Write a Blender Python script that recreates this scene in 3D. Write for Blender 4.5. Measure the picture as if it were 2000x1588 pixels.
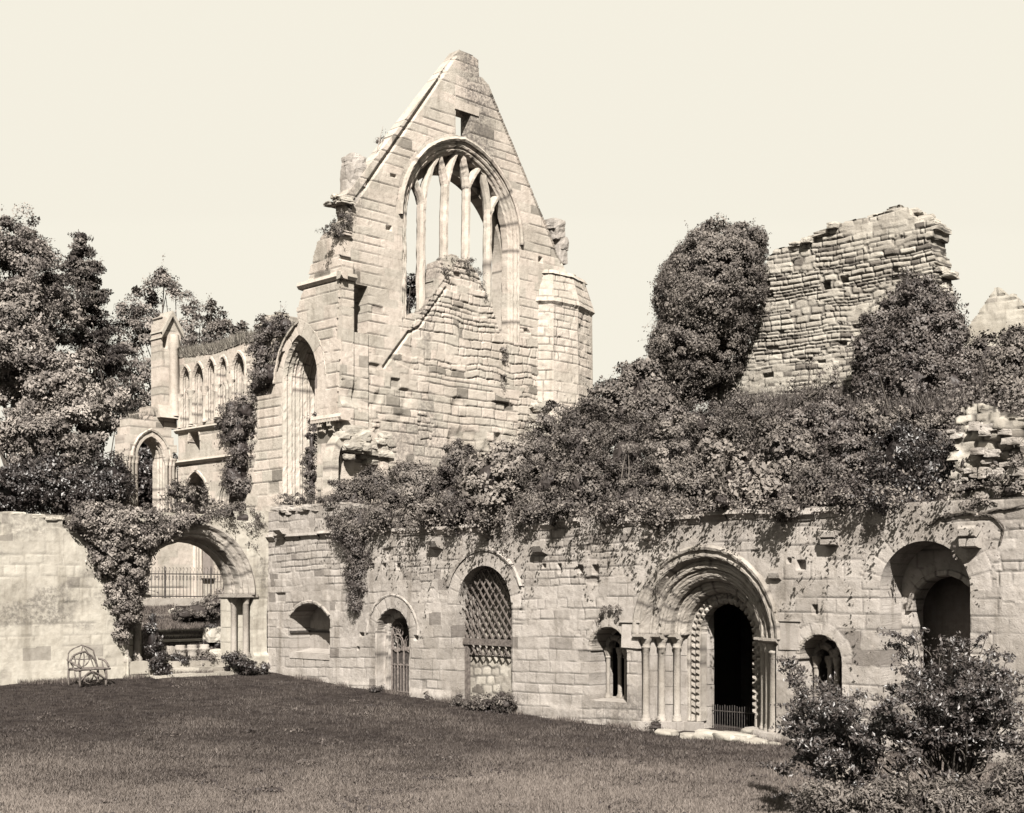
import bpy, math, random
import numpy as np
from mathutils import Vector

R = math.radians
S = math.sqrt(.5)
F, CX, CZ, HZ = 2620., -26.4, 3.3, 1150.      # focal length (photo pixels), camera east, camera height, horizon row
scene = bpy.context.scene
for o in list(bpy.data.objects): bpy.data.objects.remove(o, do_unlink=True)
COL = scene.collection
rng = np.random.default_rng(7)

# ---------------------------------------------------------------- camera, sky, sun, exposure
cam_d = bpy.data.cameras.new('camera')
cam = bpy.data.objects.new('camera', cam_d); COL.objects.link(cam)
cam.location = (CX, 0, CZ); cam.rotation_euler = (R(90), 0, R(-45))
cam_d.sensor_width = 36; cam_d.lens = 36*F/2000; cam_d.shift_y = (HZ-794)/2000
cam_d.clip_start = .1; cam_d.clip_end = 3000
scene.camera = cam
scene.view_settings.view_transform = 'Standard'; scene.view_settings.look = 'None'
scene.view_settings.exposure = 1.9; scene.view_settings.gamma = 1
SUN_EL, SUN_AZ = 41, 46                       # elevation; degrees from due west towards south
sd = Vector((-math.cos(R(SUN_AZ))*math.cos(R(SUN_EL)), -math.sin(R(SUN_AZ))*math.cos(R(SUN_EL)), math.sin(R(SUN_EL))))
sun_d = bpy.data.lights.new('sun', 'SUN'); sun_d.energy = 5.0; sun_d.angle = R(.5); sun_d.color = (1, .95, .875)
sun = bpy.data.objects.new('sun', sun_d); COL.objects.link(sun); sun.rotation_euler = sd.to_track_quat('Z', 'Y').to_euler()
sun.location = (-60, -60, 60)
w = bpy.data.worlds.new('World'); scene.world = w; w.use_nodes = True
nt = w.node_tree; nt.nodes.clear()
sky = nt.nodes.new('ShaderNodeTexSky'); sky.sky_type = 'NISHITA'; sky.sun_disc = False
sky.sun_elevation = R(SUN_EL); sky.sun_rotation = R(180+90-SUN_AZ); sky.dust_density = 6
bw = nt.nodes.new('ShaderNodeRGBToBW')        # an overexposed plate: the whole sky bleached to one pale tone
lo = nt.nodes.new('ShaderNodeClamp'); lo.inputs['Min'].default_value = 2.43; lo.inputs['Max'].default_value = 2.46
tint = nt.nodes.new('ShaderNodeMix'); tint.data_type = 'RGBA'; tint.blend_type = 'MULTIPLY'; tint.inputs[0].default_value = 1
tint.inputs[7].default_value = (1, .955, .825, 1)
bg = nt.nodes.new('ShaderNodeBackground'); bg.inputs[1].default_value = .1
wo = nt.nodes.new('ShaderNodeOutputWorld')
L = nt.links.new
L(sky.outputs[0], bw.inputs[0]); L(bw.outputs[0], lo.inputs[0]); L(lo.outputs[0], tint.inputs[6]); L(tint.outputs[2], bg.inputs[0]); L(bg.outputs[0], wo.inputs[0])

# ---------------------------------------------------------------- picture rows/columns to points on real planes
def A(x): return (x-1000)/F
def onX(x, y, c=0.):                           # plane X = c  ->  (Y, Z)
    a = A(x); t = (c-CX)/(S*(1+a)); return (S*(1-a)*t, CZ+(HZ-y)/F*t)
def onY(x, y, c):                              # plane Y = c  ->  (X, Z)
    a = A(x); t = c/(S*(1-a)); return (CX+S*(1+a)*t, CZ+(HZ-y)/F*t)
def at(x, y, t):
    a = A(x); return np.array((CX+S*(1+a)*t, S*(1-a)*t, CZ+(HZ-y)/F*t))

# ---------------------------------------------------------------- noise
def hsh(ix, iy, s):
    n = (ix.astype(np.int64)*374761393+iy.astype(np.int64)*668265263+s*144269504) & 0xffffffff
    n = ((n ^ (n >> 13))*1274126177) & 0xffffffff
    n = n ^ (n >> 16)
    return (n & 0xffffff)/float(0x1000000)
def rid(i, s): return hsh(np.asarray(i), np.zeros_like(np.asarray(i))+s, s+11)
def vn(x, y, s):
    x = np.asarray(x, float); y = np.asarray(y, float)
    ix = np.floor(x); iy = np.floor(y); fx = x-ix; fy = y-iy
    fx = fx*fx*(3-2*fx); fy = fy*fy*(3-2*fy); ix = ix.astype(np.int64); iy = iy.astype(np.int64)
    a = hsh(ix, iy, s); b = hsh(ix+1, iy, s); c = hsh(ix, iy+1, s); d = hsh(ix+1, iy+1, s)
    return ((a*(1-fx)+b*fx)*(1-fy)+(c*(1-fx)+d*fx)*fy)*2-1
def fbm(x, y, s, o=4):
    r = 0; k = 1.
    for i in range(o): r = r+vn(x*2**i, y*2**i, s+i*17)*k; k *= .5
    return r
def sn3(P, f, s):                              # cheap 3-D noise from sines
    g = np.random.default_rng(s); D = g.normal(size=(7, 3))*f; ph = g.uniform(0, 6.28, 7)
    return np.sin(P@D.T+ph).mean(1)*1.7
def ss(x): x = np.clip(x, 0, 1); return x*x*(3-2*x)
def lerp(a, b, t): return a+(b-a)*t

# ---------------------------------------------------------------- objects
def tag(o, label=None, cat=None, group=None, kind=None):
    for k, v in (('label', label), ('category', cat), ('group', group), ('kind', kind)):
        if v: o[k] = v
    return o
def empty(name, loc, label, cat, group=None):
    o = bpy.data.objects.new(name, None); COL.objects.link(o); o.location = loc; o.empty_display_size = .3
    return tag(o, label, cat, group)

class MB:
    """collects vertices, faces and a 'tone' colour per vertex; build() links them as one mesh object"""
    def __init__(s): s.V = []; s.Q = []; s.T3 = []; s.C = []; s.n = 0
    def add(s, V, Q=None, T=None, tone=None):
        V = np.asarray(V, float).reshape(-1, 3); k = len(V)
        if Q is not None and len(Q): s.Q.append(np.asarray(Q, np.int64).reshape(-1, 4)+s.n)
        if T is not None and len(T): s.T3.append(np.asarray(T, np.int64).reshape(-1, 3)+s.n)
        if tone is None: tone = (rng.random(), 0, rng.random()*.9, 1)
        tone = np.asarray(tone, float)
        if tone.ndim == 1: tone = np.tile(tone, (k, 1))
        s.V.append(V); s.C.append(tone); s.n += k; return s
    def build(s, name, mat, parent=None, smooth=False, label=None, cat=None, group=None, kind=None):
        V = np.concatenate(s.V); C = np.concatenate(s.C)
        Q = np.concatenate(s.Q) if s.Q else np.zeros((0, 4), np.int64)
        T = np.concatenate(s.T3) if s.T3 else np.zeros((0, 3), np.int64)
        off = np.zeros(3)
        if parent is None:
            off = np.array((V[:, 0].mean(), V[:, 1].mean(), V[:, 2].min()))
        else:
            q = parent
            while q is not None: off = off+np.array(q.location); q = q.parent
        me = bpy.data.meshes.new(name)
        me.vertices.add(len(V)); me.vertices.foreach_set('co', (V-off).ravel())
        me.loops.add(Q.size+T.size); me.loops.foreach_set('vertex_index', np.concatenate([Q.ravel(), T.ravel()]))
        me.polygons.add(len(Q)+len(T))
        st = np.concatenate([np.arange(len(Q))*4, Q.size+np.arange(len(T))*3])
        me.polygons.foreach_set('loop_start', st)
        me.polygons.foreach_set('loop_total', np.concatenate([np.full(len(Q), 4), np.full(len(T), 3)]))
        me.polygons.foreach_set('use_smooth', np.full(len(Q)+len(T), bool(smooth)))
        ca = me.color_attributes.new('tone', 'FLOAT_COLOR', 'POINT'); ca.data.foreach_set('color', C.ravel())
        me.update(calc_edges=True); me.materials.append(mat)
        o = bpy.data.objects.new(name, me); COL.objects.link(o)
        o.location = off if parent is None else (0, 0, 0)
        if parent is not None: o.parent = parent
        return tag(o, label, cat, group, kind)

# ---------------------------------------------------------------- basic shapes
BQ = [(0, 1, 2, 3), (7, 6, 5, 4), (0, 4, 5, 1), (1, 5, 6, 2), (2, 6, 7, 3), (3, 7, 4, 0)]
def box(mb, x0, x1, y0, y1, z0, z1, tone=None, j=0.):
    V = np.array([(x0, y0, z0), (x1, y0, z0), (x1, y1, z0), (x0, y1, z0), (x0, y0, z1), (x1, y0, z1), (x1, y1, z1), (x0, y1, z1)], float)
    if j: V = V+rng.uniform(-j, j, V.shape)
    return mb.add(V, BQ, tone=tone)
def FR(fr, u, v, d):                           # wall frame: along, up, into the wall
    ax, c = fr
    return np.stack([c+d, u, v], -1) if ax == 'X' else np.stack([u, c+d, v], -1)
def extr(mb, fr, poly, u0, u1, tone=None):     # polygon in (depth, height), extruded along the wall
    k = len(poly); P = np.array(poly, float)
    V = np.concatenate([FR(fr, np.full(k, u0), P[:, 1], P[:, 0]), FR(fr, np.full(k, u1), P[:, 1], P[:, 0])])
    Q = [(i, (i+1) % k, (i+1) % k+k, i+k) for i in range(k)]
    T = [(0, i+1, i) for i in range(1, k-1)]+[(k, k+i, k+i+1) for i in range(1, k-1)]
    return mb.add(V, Q, T, tone)
_c = None
def rock(mb, c, s, seed, tone=None, sub=5, boxy=.55, rough=.16):
    global _c
    if _c is None:
        g = np.linspace(-1, 1, sub+1); a, b = np.meshgrid(g, g); a = a.ravel(); b = b.ravel(); o = np.ones_like(a)
        Vs = []; Qs = []; n = 0
        for ax in range(3):
            for sg in (-1, 1):
                P = np.zeros((len(a), 3)); P[:, ax] = sg*o; P[:, (ax+1) % 3] = a; P[:, (ax+2) % 3] = b
                Vs.append(P); m = sub+1
                Qs += [(n+i*m+k, n+i*m+k+1, n+(i+1)*m+k+1, n+(i+1)*m+k) for i in range(sub) for k in range(sub)]; n += len(a)
        _c = (np.concatenate(Vs), np.array(Qs))
    P, Q = _c
    n_ = P/np.linalg.norm(P, axis=1, keepdims=True)
    V = lerp(n_, P, boxy); V = V*(1+rough*sn3(n_, 2.2, seed)[:, None]+rough*.5*sn3(n_, 5.5, seed+1)[:, None])
    g = np.random.default_rng(seed); ang = g.uniform(-.1, .1, 2)
    V = V*np.asarray(s)
    ca, sa = math.cos(ang[0]), math.sin(ang[0]); V = V@np.array([(ca, sa, 0), (-sa, ca, 0), (0, 0, 1)])
    ca, sa = math.cos(ang[1]), math.sin(ang[1]); V = V@np.array([(1, 0, 0), (0, ca, sa), (0, -sa, ca)])
    return mb.add(V+np.asarray(c), Q, tone=tone)
def lathe(mb, cx, cy, prof, n=14, tone=None, sq=()):
    P = np.array(prof, float); k = len(P); th = np.linspace(0, 2*math.pi, n, endpoint=False)
    V = np.zeros((k, n, 3)); V[:, :, 0] = cx+P[:, :1]*np.cos(th); V[:, :, 1] = cy+P[:, :1]*np.sin(th); V[:, :, 2] = P[:, 1:2]
    Q = [(i*n+j, i*n+(j+1) % n, (i+1)*n+(j+1) % n, (i+1)*n+j) for i in range(k-1) for j in range(n)]
    V[:, :, :2] += .05*P[:, :1, None]*rng.normal(0, 1, (k, n, 2))
    return mb.add(V.reshape(-1, 3), Q, tone=tone)
def tube(mb, pts, rad, n=6, tone=None, jit=0.):
    P = np.array(pts, float); k = len(P); rad = np.broadcast_to(np.asarray(rad, float), (k,))
    Tn = np.gradient(P, axis=0); Tn /= np.linalg.norm(Tn, axis=1, keepdims=True)+1e-9
    up = np.where(np.abs(Tn[:, 2:3]) > .9, np.array([[1., 0, 0]]), np.array([[0, 0, 1.]]))
    b = np.cross(Tn, up); b /= np.linalg.norm(b, axis=1, keepdims=True)+1e-9; c = np.cross(b, Tn)
    th = np.linspace(0, 2*math.pi, n, endpoint=False)
    V = P[:, None, :]+rad[:, None, None]*(b[:, None, :]*np.cos(th)[None, :, None]+c[:, None, :]*np.sin(th)[None, :, None])
    if jit: V = V+rng.normal(0, jit, V.shape)
    Q = [(i*n+j, i*n+(j+1) % n, (i+1)*n+(j+1) % n, (i+1)*n+j) for i in range(k-1) for j in range(n)]
    T = [(0, j+1, j) for j in range(1, n-1)]+[((k-1)*n, (k-1)*n+j, (k-1)*n+j+1) for j in range(1, n-1)]
    return mb.add(V.reshape(-1, 3), Q, T, tone)
def curve(pts, n=24):                          # Catmull-Rom through points
    P = np.array(pts, float); P = np.concatenate([[2*P[0]-P[1]], P, [2*P[-1]-P[-2]]]); out = []
    m = len(P)-3
    for t in np.linspace(0, m-1e-6, n):
        i = int(t); f = t-i; p0, p1, p2, p3 = P[i:i+4]
        out.append(.5*((2*p1)+(p2-p0)*f+(2*p0-5*p1+4*p2-p3)*f*f+(3*p1-p0-3*p2+p3)*f**3))
    return np.array(out)

# ---------------------------------------------------------------- arches
def arcpath(uc, vs, r, e=0., n=56, v0=None, t0=0., t1=1.):
    """points (u, v, outward u, outward v) of an arch: round (e = 0) or two-centred; v0 adds straight jambs"""
    out = []
    Rr = r+e; am = math.acos(e/Rr) if e else math.pi/2
    for k in range(n+1):
        f = k/n
        if f <= .5: th = f*2*am; c = uc-e; p = (c+Rr*math.cos(th), vs+Rr*math.sin(th), math.cos(th), math.sin(th))
        else: th = (1-f)*2*am; c = uc+e; p = (c-Rr*math.cos(th), vs+Rr*math.sin(th), -math.cos(th), math.sin(th))
        out.append(p)
    i0, i1 = int(round(t0*n)), int(round(t1*n)); out = out[i0:i1+1]
    if v0 is not None:
        m = max(2, int((vs-v0)/.12))
        if t0 == 0: out = [(uc+r, v0+(vs-v0)*i/m, 1, 0) for i in range(m)]+out
        if t1 == 1: out = out+[(uc-r, vs-(vs-v0)*(i+1)/m, -1, 0) for i in range(m)]
    return np.array(out)
def sweep(mb, fr, path, prof, seg=.33, seed=0, joint=1., closed=False, ero=.012):
    P = np.array(path); pr = np.array(prof, float); k = len(P); m = len(pr)
    ds = np.concatenate([[0], np.cumsum(np.hypot(*np.diff(P[:, :2], axis=0).T))])
    V = FR(fr, P[:, None, 0]+pr[None, :, 0]*P[:, None, 2], P[:, None, 1]+pr[None, :, 0]*P[:, None, 3], np.broadcast_to(pr[None, :, 1], (k, m)))
    V = V+rng.normal(0, .004, V.shape)+ero*fbm(ds[:, None]*5+seed, np.arange(m)[None, :]*.6, seed, 3)[..., None]*rng.choice([-1, 1], 3)
    si = (ds/seg); idx = np.floor(si).astype(int); fr_ = np.abs(si-np.round(si))*seg
    tone = np.zeros((k, m, 4)); tone[:, :, 0] = rid(idx, seed+3)[:, None]; tone[:, :, 2] = rid(idx, seed+9)[:, None]*.85
    tone[:, :, 1] = (joint*(fr_ < .022))[:, None]*(rid(idx, seed+5) > .25)[:, None]; tone[:, :, 3] = 1
    Q = [(i*m+j, i*m+j+1, (i+1)*m+j+1, (i+1)*m+j) for i in range(k-1) for j in range(m-1)]
    return mb.add(V.reshape(-1, 3), Q, tone=tone.reshape(-1, 4))
def rollprof(r, d, rad, n=7, a0=-90, a1=180):   # a round moulding as profile points
    return [(r+rad*math.cos(R(a)), d-rad*math.sin(R(a))) for a in np.linspace(a0, a1, n)]
def sd_arch(uc, vs, r, e=0., sill=-9.):
    def f(u, v):
        if e: up = np.maximum(np.hypot(u-(uc-e), v-vs), np.hypot(u-(uc+e), v-vs))-(r+e)
        else: up = np.hypot(u-uc, v-vs)-r
        return np.maximum(np.where(v >= vs, up, np.abs(u-uc)-r), sill-v)
    return f
def sd_box(u0, u1, v0, v1):
    return lambda u, v: np.maximum(np.maximum(u0-u, u-u1), np.maximum(v0-v, v-v1))
def inpoly(poly):
    P = np.array(poly, float)
    def f(u, v):
        r = np.zeros(np.shape(u), bool); n = len(P)
        for i in range(n):
            x0, y0 = P[i]; x1, y1 = P[(i+1) % n]
            c = (y0 > v) != (y1 > v)
            r ^= c & (u < (x1-x0)*(v-y0)/(y1-y0+1e-12)+x0)
        return r
    return f

# ---------------------------------------------------------------- masonry: every course and stone is relief in the mesh
def layout(u, v, sp):
    sd = sp.get('seed', 1); g = np.random.default_rng(sd)
    wa, wf = sp.get('warp', (.015, .6))
    vv = v+sp.get('tilt', 0)*u+wa*fbm(u*wf, v*wf*.6, sd+40, 3); uu = u+wa*fbm(u*wf+9, v*wf*1.5, sd+80, 3)
    if 'vor' in sp:                            # random rubble: jittered cells
        cw_, ch_ = sp['vor']; X, Y = uu/cw_, vv/ch_; j0 = np.floor(Y).astype(np.int64)
        F1 = np.full(u.shape, 9.); F2 = np.full(u.shape, 9.); idd = np.zeros(u.shape, np.int64); cu = np.zeros(u.shape); cv = np.zeros(u.shape)
        for dj in (-1, 0, 1):
            j = j0+dj; of = .5*(j % 2); i0 = np.floor(X-of).astype(np.int64)
            for di in (-1, 0, 1):
                i = i0+di; sx = i+of+.5+.45*(hsh(i, j, sd+1)-.5); sy = j+.5+.3*(hsh(i, j, sd+2)-.5)
                k_ = .85+.35*hsh(i, j, sd+3); D = (np.abs(X-sx)**5+np.abs(Y-sy)**5)**.2/k_
                m = D < F1; F2 = np.where(m, F1, np.minimum(F2, D)); F1 = np.where(m, D, F1)
                idd = np.where(m, (i+5000)*8192+j+5000+sd*7, idd); cu = np.where(m, sx*cw_-(uu-u), cu); cv = np.where(m, sy*ch_-(vv-v), cv)
        d = (F2-F1)*.42*min(cw_, ch_); return idd, d, d+1e-6, cu, cv
    v0, v1 = vv.min()-1, vv.max()+1; e = [v0]
    while e[-1] < v1: e.append(e[-1]+g.uniform(*sp['ch']))
    e = np.array(e); c = np.clip(np.searchsorted(e, vv)-1, 0, len(e)-2)
    idd = np.zeros(u.shape, np.int64); du = np.zeros(u.shape); cu = np.zeros(u.shape)
    dv = np.minimum(vv-e[c], e[c+1]-vv); cv = (e[c]+e[c+1])/2-(vv-v)
    u0, u1 = uu.min()-1.5, uu.max()+1.5
    for k in np.unique(c):
        m = c == k; b = [u0-g.random()]; hh = e[k+1]-e[k]
        while b[-1] < u1: b.append(b[-1]+g.uniform(*sp['bl'])*(.6+.4*hh/sp['ch'][1]))
        b = np.array(b); i = np.clip(np.searchsorted(b, uu[m])-1, 0, len(b)-2)
        idd[m] = k*4096+i+sd*7; du[m] = np.minimum(uu[m]-b[i], b[i+1]-uu[m]); cu[m] = (b[i]+b[i+1])/2-(uu-u)[m]
    return idd, du, dv, cu, cv
def masonry(name, fr, u0, u1, v0, v1, cell, lays, mat, parent, cut=None, rag=None, rings=(), T=.8, relief=None, holes=(), seed=1, back=True, fl=1., mixr=.0, stain=None, rimj=0.):
    nu, nv = int(round((u1-u0)/cell)), int(round((v1-v0)/cell))
    ug, vg = np.linspace(u0, u1, nu+1), np.linspace(v0, v1, nv+1)
    def fields(U, V):
        out = None
        for sp, mask in lays:
            idd, du, dv, cu, cv = layout(U, V, sp)
            rd = sp.get('round', .0)
            d = np.minimum(du, dv) if not rd else -np.log(np.exp(-du/rd)+np.exp(-dv/rd)+1e-30)*rd
            jm = ss(.9+sp.get('jvar', 1.)*fbm(U*.9+3, V*2.2, sp.get('seed', 1)+5, 3)+sp.get('jb', 0))
            jm = np.where(du < dv, jm*sp.get('jvert', .6), jm)
            jj = np.clip(1-d/sp['jw'], 0, 1); jj = ss(jj*1.3)*jm
            h = sp['off']*(rid(idd, 31)*2-1)-sp['jd']*jj+sp.get('bulge', 0)*np.clip(d/.07, 0, 1)
            miss = rid(idd, 77) < sp.get('miss', 0)
            h = np.where(miss, h-sp.get('md', .12)*np.clip(d/.04, 0, 1), h)
            tn = [rid(idd, 51), np.maximum(jj*sp.get('jt', 1.), miss*.35), rid(idd, 63), np.ones(U.shape)]
            rec = [idd, h, cu, cv]+tn
            if out is None: out = rec
            else:
                m = mask(U, V); out = [np.where(m, b, a) for a, b in zip(out, rec)]
        for q, (uc, vs, r, w, e, bl) in enumerate(rings):
            f = sd_arch(uc, vs, r, e)(U, V)
            th = np.where(U > uc, np.arctan2(V-vs, U-uc+e), math.pi-np.arctan2(V-vs, uc-U+e))
            k = th*(r+e)/bl; ki = np.floor(k).astype(np.int64); de = np.minimum(k-ki, 1+ki-k)*bl*(1+np.clip(f, 0, 2)/r)
            wj = w*(1+.22*(rid(ki, 90+q)-.5))
            m = (f > -cell*2) & (f < wj) & (V > vs-.02)
            d = np.minimum(np.minimum(de, wj-f), np.maximum(f, 0)+.03)
            jj = ss(np.clip(1-d/.022, 0, 1)*1.3)*(.35+.5*rid(ki, 70))
            rec = [ki+900000+q*500, .006*(rid(ki, 31)*2-1)-.022*jj, U, V, rid(ki, 51), jj*.8, rid(ki, 63)*.95, np.ones(U.shape)]
            out = [np.where(m, b, a) for a, b in zip(out, rec)]
        return out
    U, V = np.meshgrid(ug, vg); fn = fields(U, V)
    Uc, Vc = np.meshgrid((ug[1:]+ug[:-1])/2, (vg[1:]+vg[:-1])/2)
    keep = np.ones(Uc.shape, bool)
    if cut is not None: keep &= cut(Uc, Vc) > 0
    if rag is not None:
        fc = fields(Uc, Vc); keep &= rag(lerp(fc[2], Uc, mixr), lerp(fc[3], Vc, mixr))
    if rag is not None:                        # drop stones that hang free of the rest
        lab = np.zeros(keep.shape, np.int32); best = (0, 0); cur = 0
        for s0 in zip(*np.nonzero(keep)):
            if lab[s0]: continue
            cur += 1; st = [s0]; lab[s0] = cur; cnt = 0
            while st:
                i, j = st.pop(); cnt += 1
                for a, b in ((i-1, j), (i+1, j), (i, j-1), (i, j+1)):
                    if 0 <= a < nv and 0 <= b < nu and keep[a, b] and not lab[a, b]: lab[a, b] = cur; st.append((a, b))
            best = max(best, (cnt, cur))
        keep &= lab == best[1]
    kp = np.pad(keep, 1)
    allin = kp[:-1, :-1] & kp[1:, :-1] & kp[:-1, 1:] & kp[1:, 1:]
    anyin = kp[:-1, :-1] | kp[1:, :-1] | kp[:-1, 1:] | kp[1:, 1:]
    edge = anyin & ~allin
    Un, Vn = U.copy(), V.copy()
    if cut is not None:
        c0 = cut(U, V); ep = 1e-3
        gu = np.clip((cut(U+ep, V)-cut(U-ep, V))/(2*ep), -1, 1); gv = np.clip((cut(U, V+ep)-cut(U, V-ep))/(2*ep), -1, 1)
        m = edge & (np.abs(c0) < cell*1.3)
        Un[m] -= (gu*c0)[m]; Vn[m] -= (gv*c0)[m]
    h = fn[1]+fl*(.005*fbm(U*8, V*8, seed+3, 3)+.014*fbm(U*.6, V*.6, seed+8, 2))
    hol = np.zeros(U.shape)
    for (hu, hv, hw, hh, hd) in holes:
        m = (np.abs(U-hu) < hw/2) & (np.abs(V-hv) < hh/2); h = np.where(m, -hd, h)
    if relief is not None: h = h+relief(U, V)
    P = FR(fr, Un, Vn, -h).reshape(-1, 3)
    tone = np.stack([fn[4], np.clip(fn[5], 0, 1), fn[6], fn[7]], -1).reshape(-1, 4)
    if stain is not None: tone[:, 3] = 1-np.clip(stain(U, V), 0, 1).ravel()
    mb = MB(); I = np.arange((nv+1)*(nu+1)).reshape(nv+1, nu+1)
    q = np.stack([I[:-1, :-1], I[:-1, 1:], I[1:, 1:], I[1:, :-1]], -1)[keep]
    use = np.unique(q); mp = np.full(P.shape[0], -1); mp[use] = np.arange(len(use))
    mb.add(P[use], mp[q], tone=tone[use])
    front = mb.build(name, mat, parent, smooth=True)
    # the sides of the wall: from every open edge back into its thickness
    ev = kp[1:-1, 1:] != kp[1:-1, :-1]; eh = kp[1:, 1:-1] != kp[:-1, 1:-1]
    a = np.concatenate([I[:-1, :][ev], I[:, :-1][eh]]); b = np.concatenate([I[1:, :][ev], I[:, 1:][eh]])
    nb, inv = np.unique(np.concatenate([a, b]), return_inverse=True)
    ai, bi = inv[:len(a)], inv[len(a):]; m = len(nb); ND = max(2, int(T/(.3 if not rimj else .16))+1)
    g = np.random.default_rng(seed+99); Vs = []
    uu, vv_, hh_ = Un.ravel()[nb], Vn.ravel()[nb], h.ravel()[nb]
    ct = np.tile(tone[nb], (ND+1, 1)).reshape(ND+1, m, 4)
    for k in range(ND+1):
        jit = g.normal(0, .0012, (m, 3)) if k else 0
        if rimj and k: q_ = np.full(m, k//2*1.); ct[k, :, 0] = hsh(np.floor(vv_*6.5+.5*(k//2)), q_, 7); ct[k, :, 1] = np.maximum(ct[k, :, 1], .8*(hsh(np.floor(vv_*24), q_, 8) > .8))
        ju = rimj*vn(vv_*6, np.full(m, k*.9), seed+5)*min(k, 1) if rimj else 0; jv = rimj*.5*vn(uu*6, np.full(m, k*.9), seed+6)*min(k, 1) if rimj else 0
        Vs.append(FR(fr, uu+ju, vv_+jv, lerp(-hh_, np.full(m, T), k/ND))+jit)
    Q = np.concatenate([np.stack([ai+k*m, bi+k*m, bi+(k+1)*m, ai+(k+1)*m], -1) for k in range(ND)])
    rb = MB(); rb.add(np.concatenate(Vs), Q, tone=ct.reshape(-1, 4))
    if back:
        st = max(1, int(.5/cell)); k2 = keep[:nv//st*st, :nu//st*st].reshape(nv//st, st, nu//st, st).all((1, 3))
        I2 = np.arange((nv//st+1)*(nu//st+1)).reshape(nv//st+1, nu//st+1)
        qb = np.stack([I2[:-1, :-1], I2[:-1, 1:], I2[1:, 1:], I2[1:, :-1]], -1)[k2]
        Ub, Vb = np.meshgrid(ug[::st][:nu//st+1], vg[::st][:nv//st+1])
        if len(qb): rb.add(FR(fr, Ub.ravel(), Vb.ravel(), np.full(Ub.size, T)), qb, tone=(.5, 0, .5, 1))
    # one mesh: join the sides to the face
    o = rb.build(name+'_sides', mat, parent)
    return join(front, o)
def join(a, b):
    """merge mesh object b into a (same parent) without operators, keeping a's name"""
    ma, mb_ = a.data, b.data
    def get(me):
        V = np.empty(len(me.vertices)*3); me.vertices.foreach_get('co', V)
        Lp = np.empty(len(me.loops), np.int64); me.loops.foreach_get('vertex_index', Lp)
        tt = np.empty(len(me.polygons), np.int64); me.polygons.foreach_get('loop_total', tt)
        sm = np.empty(len(me.polygons), bool); me.polygons.foreach_get('use_smooth', sm)
        C = np.empty(len(me.vertices)*4); me.color_attributes['tone'].data.foreach_get('color', C)
        return V, Lp, tt, sm, C
    x, y = get(ma), get(mb_)
    V = np.concatenate([x[0], y[0]]); Lp = np.concatenate([x[1], y[1]+len(x[0])//3]); tt = np.concatenate([x[2], y[2]])
    me = bpy.data.meshes.new(ma.name)
    me.vertices.add(len(V)//3); me.vertices.foreach_set('co', V); me.loops.add(len(Lp)); me.loops.foreach_set('vertex_index', Lp)
    me.polygons.add(len(tt)); me.polygons.foreach_set('loop_start', np.concatenate([[0], np.cumsum(tt)[:-1]])); me.polygons.foreach_set('loop_total', tt)
    me.polygons.foreach_set('use_smooth', np.concatenate([x[3], y[3]]))
    ca = me.color_attributes.new('tone', 'FLOAT_COLOR', 'POINT'); ca.data.foreach_set('color', np.concatenate([x[4], y[4]]))
    me.update(calc_edges=True); me.materials.append(ma.materials[0])
    a.data = me; bpy.data.meshes.remove(ma); bpy.data.objects.remove(b); bpy.data.meshes.remove(mb_)
    return a

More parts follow.
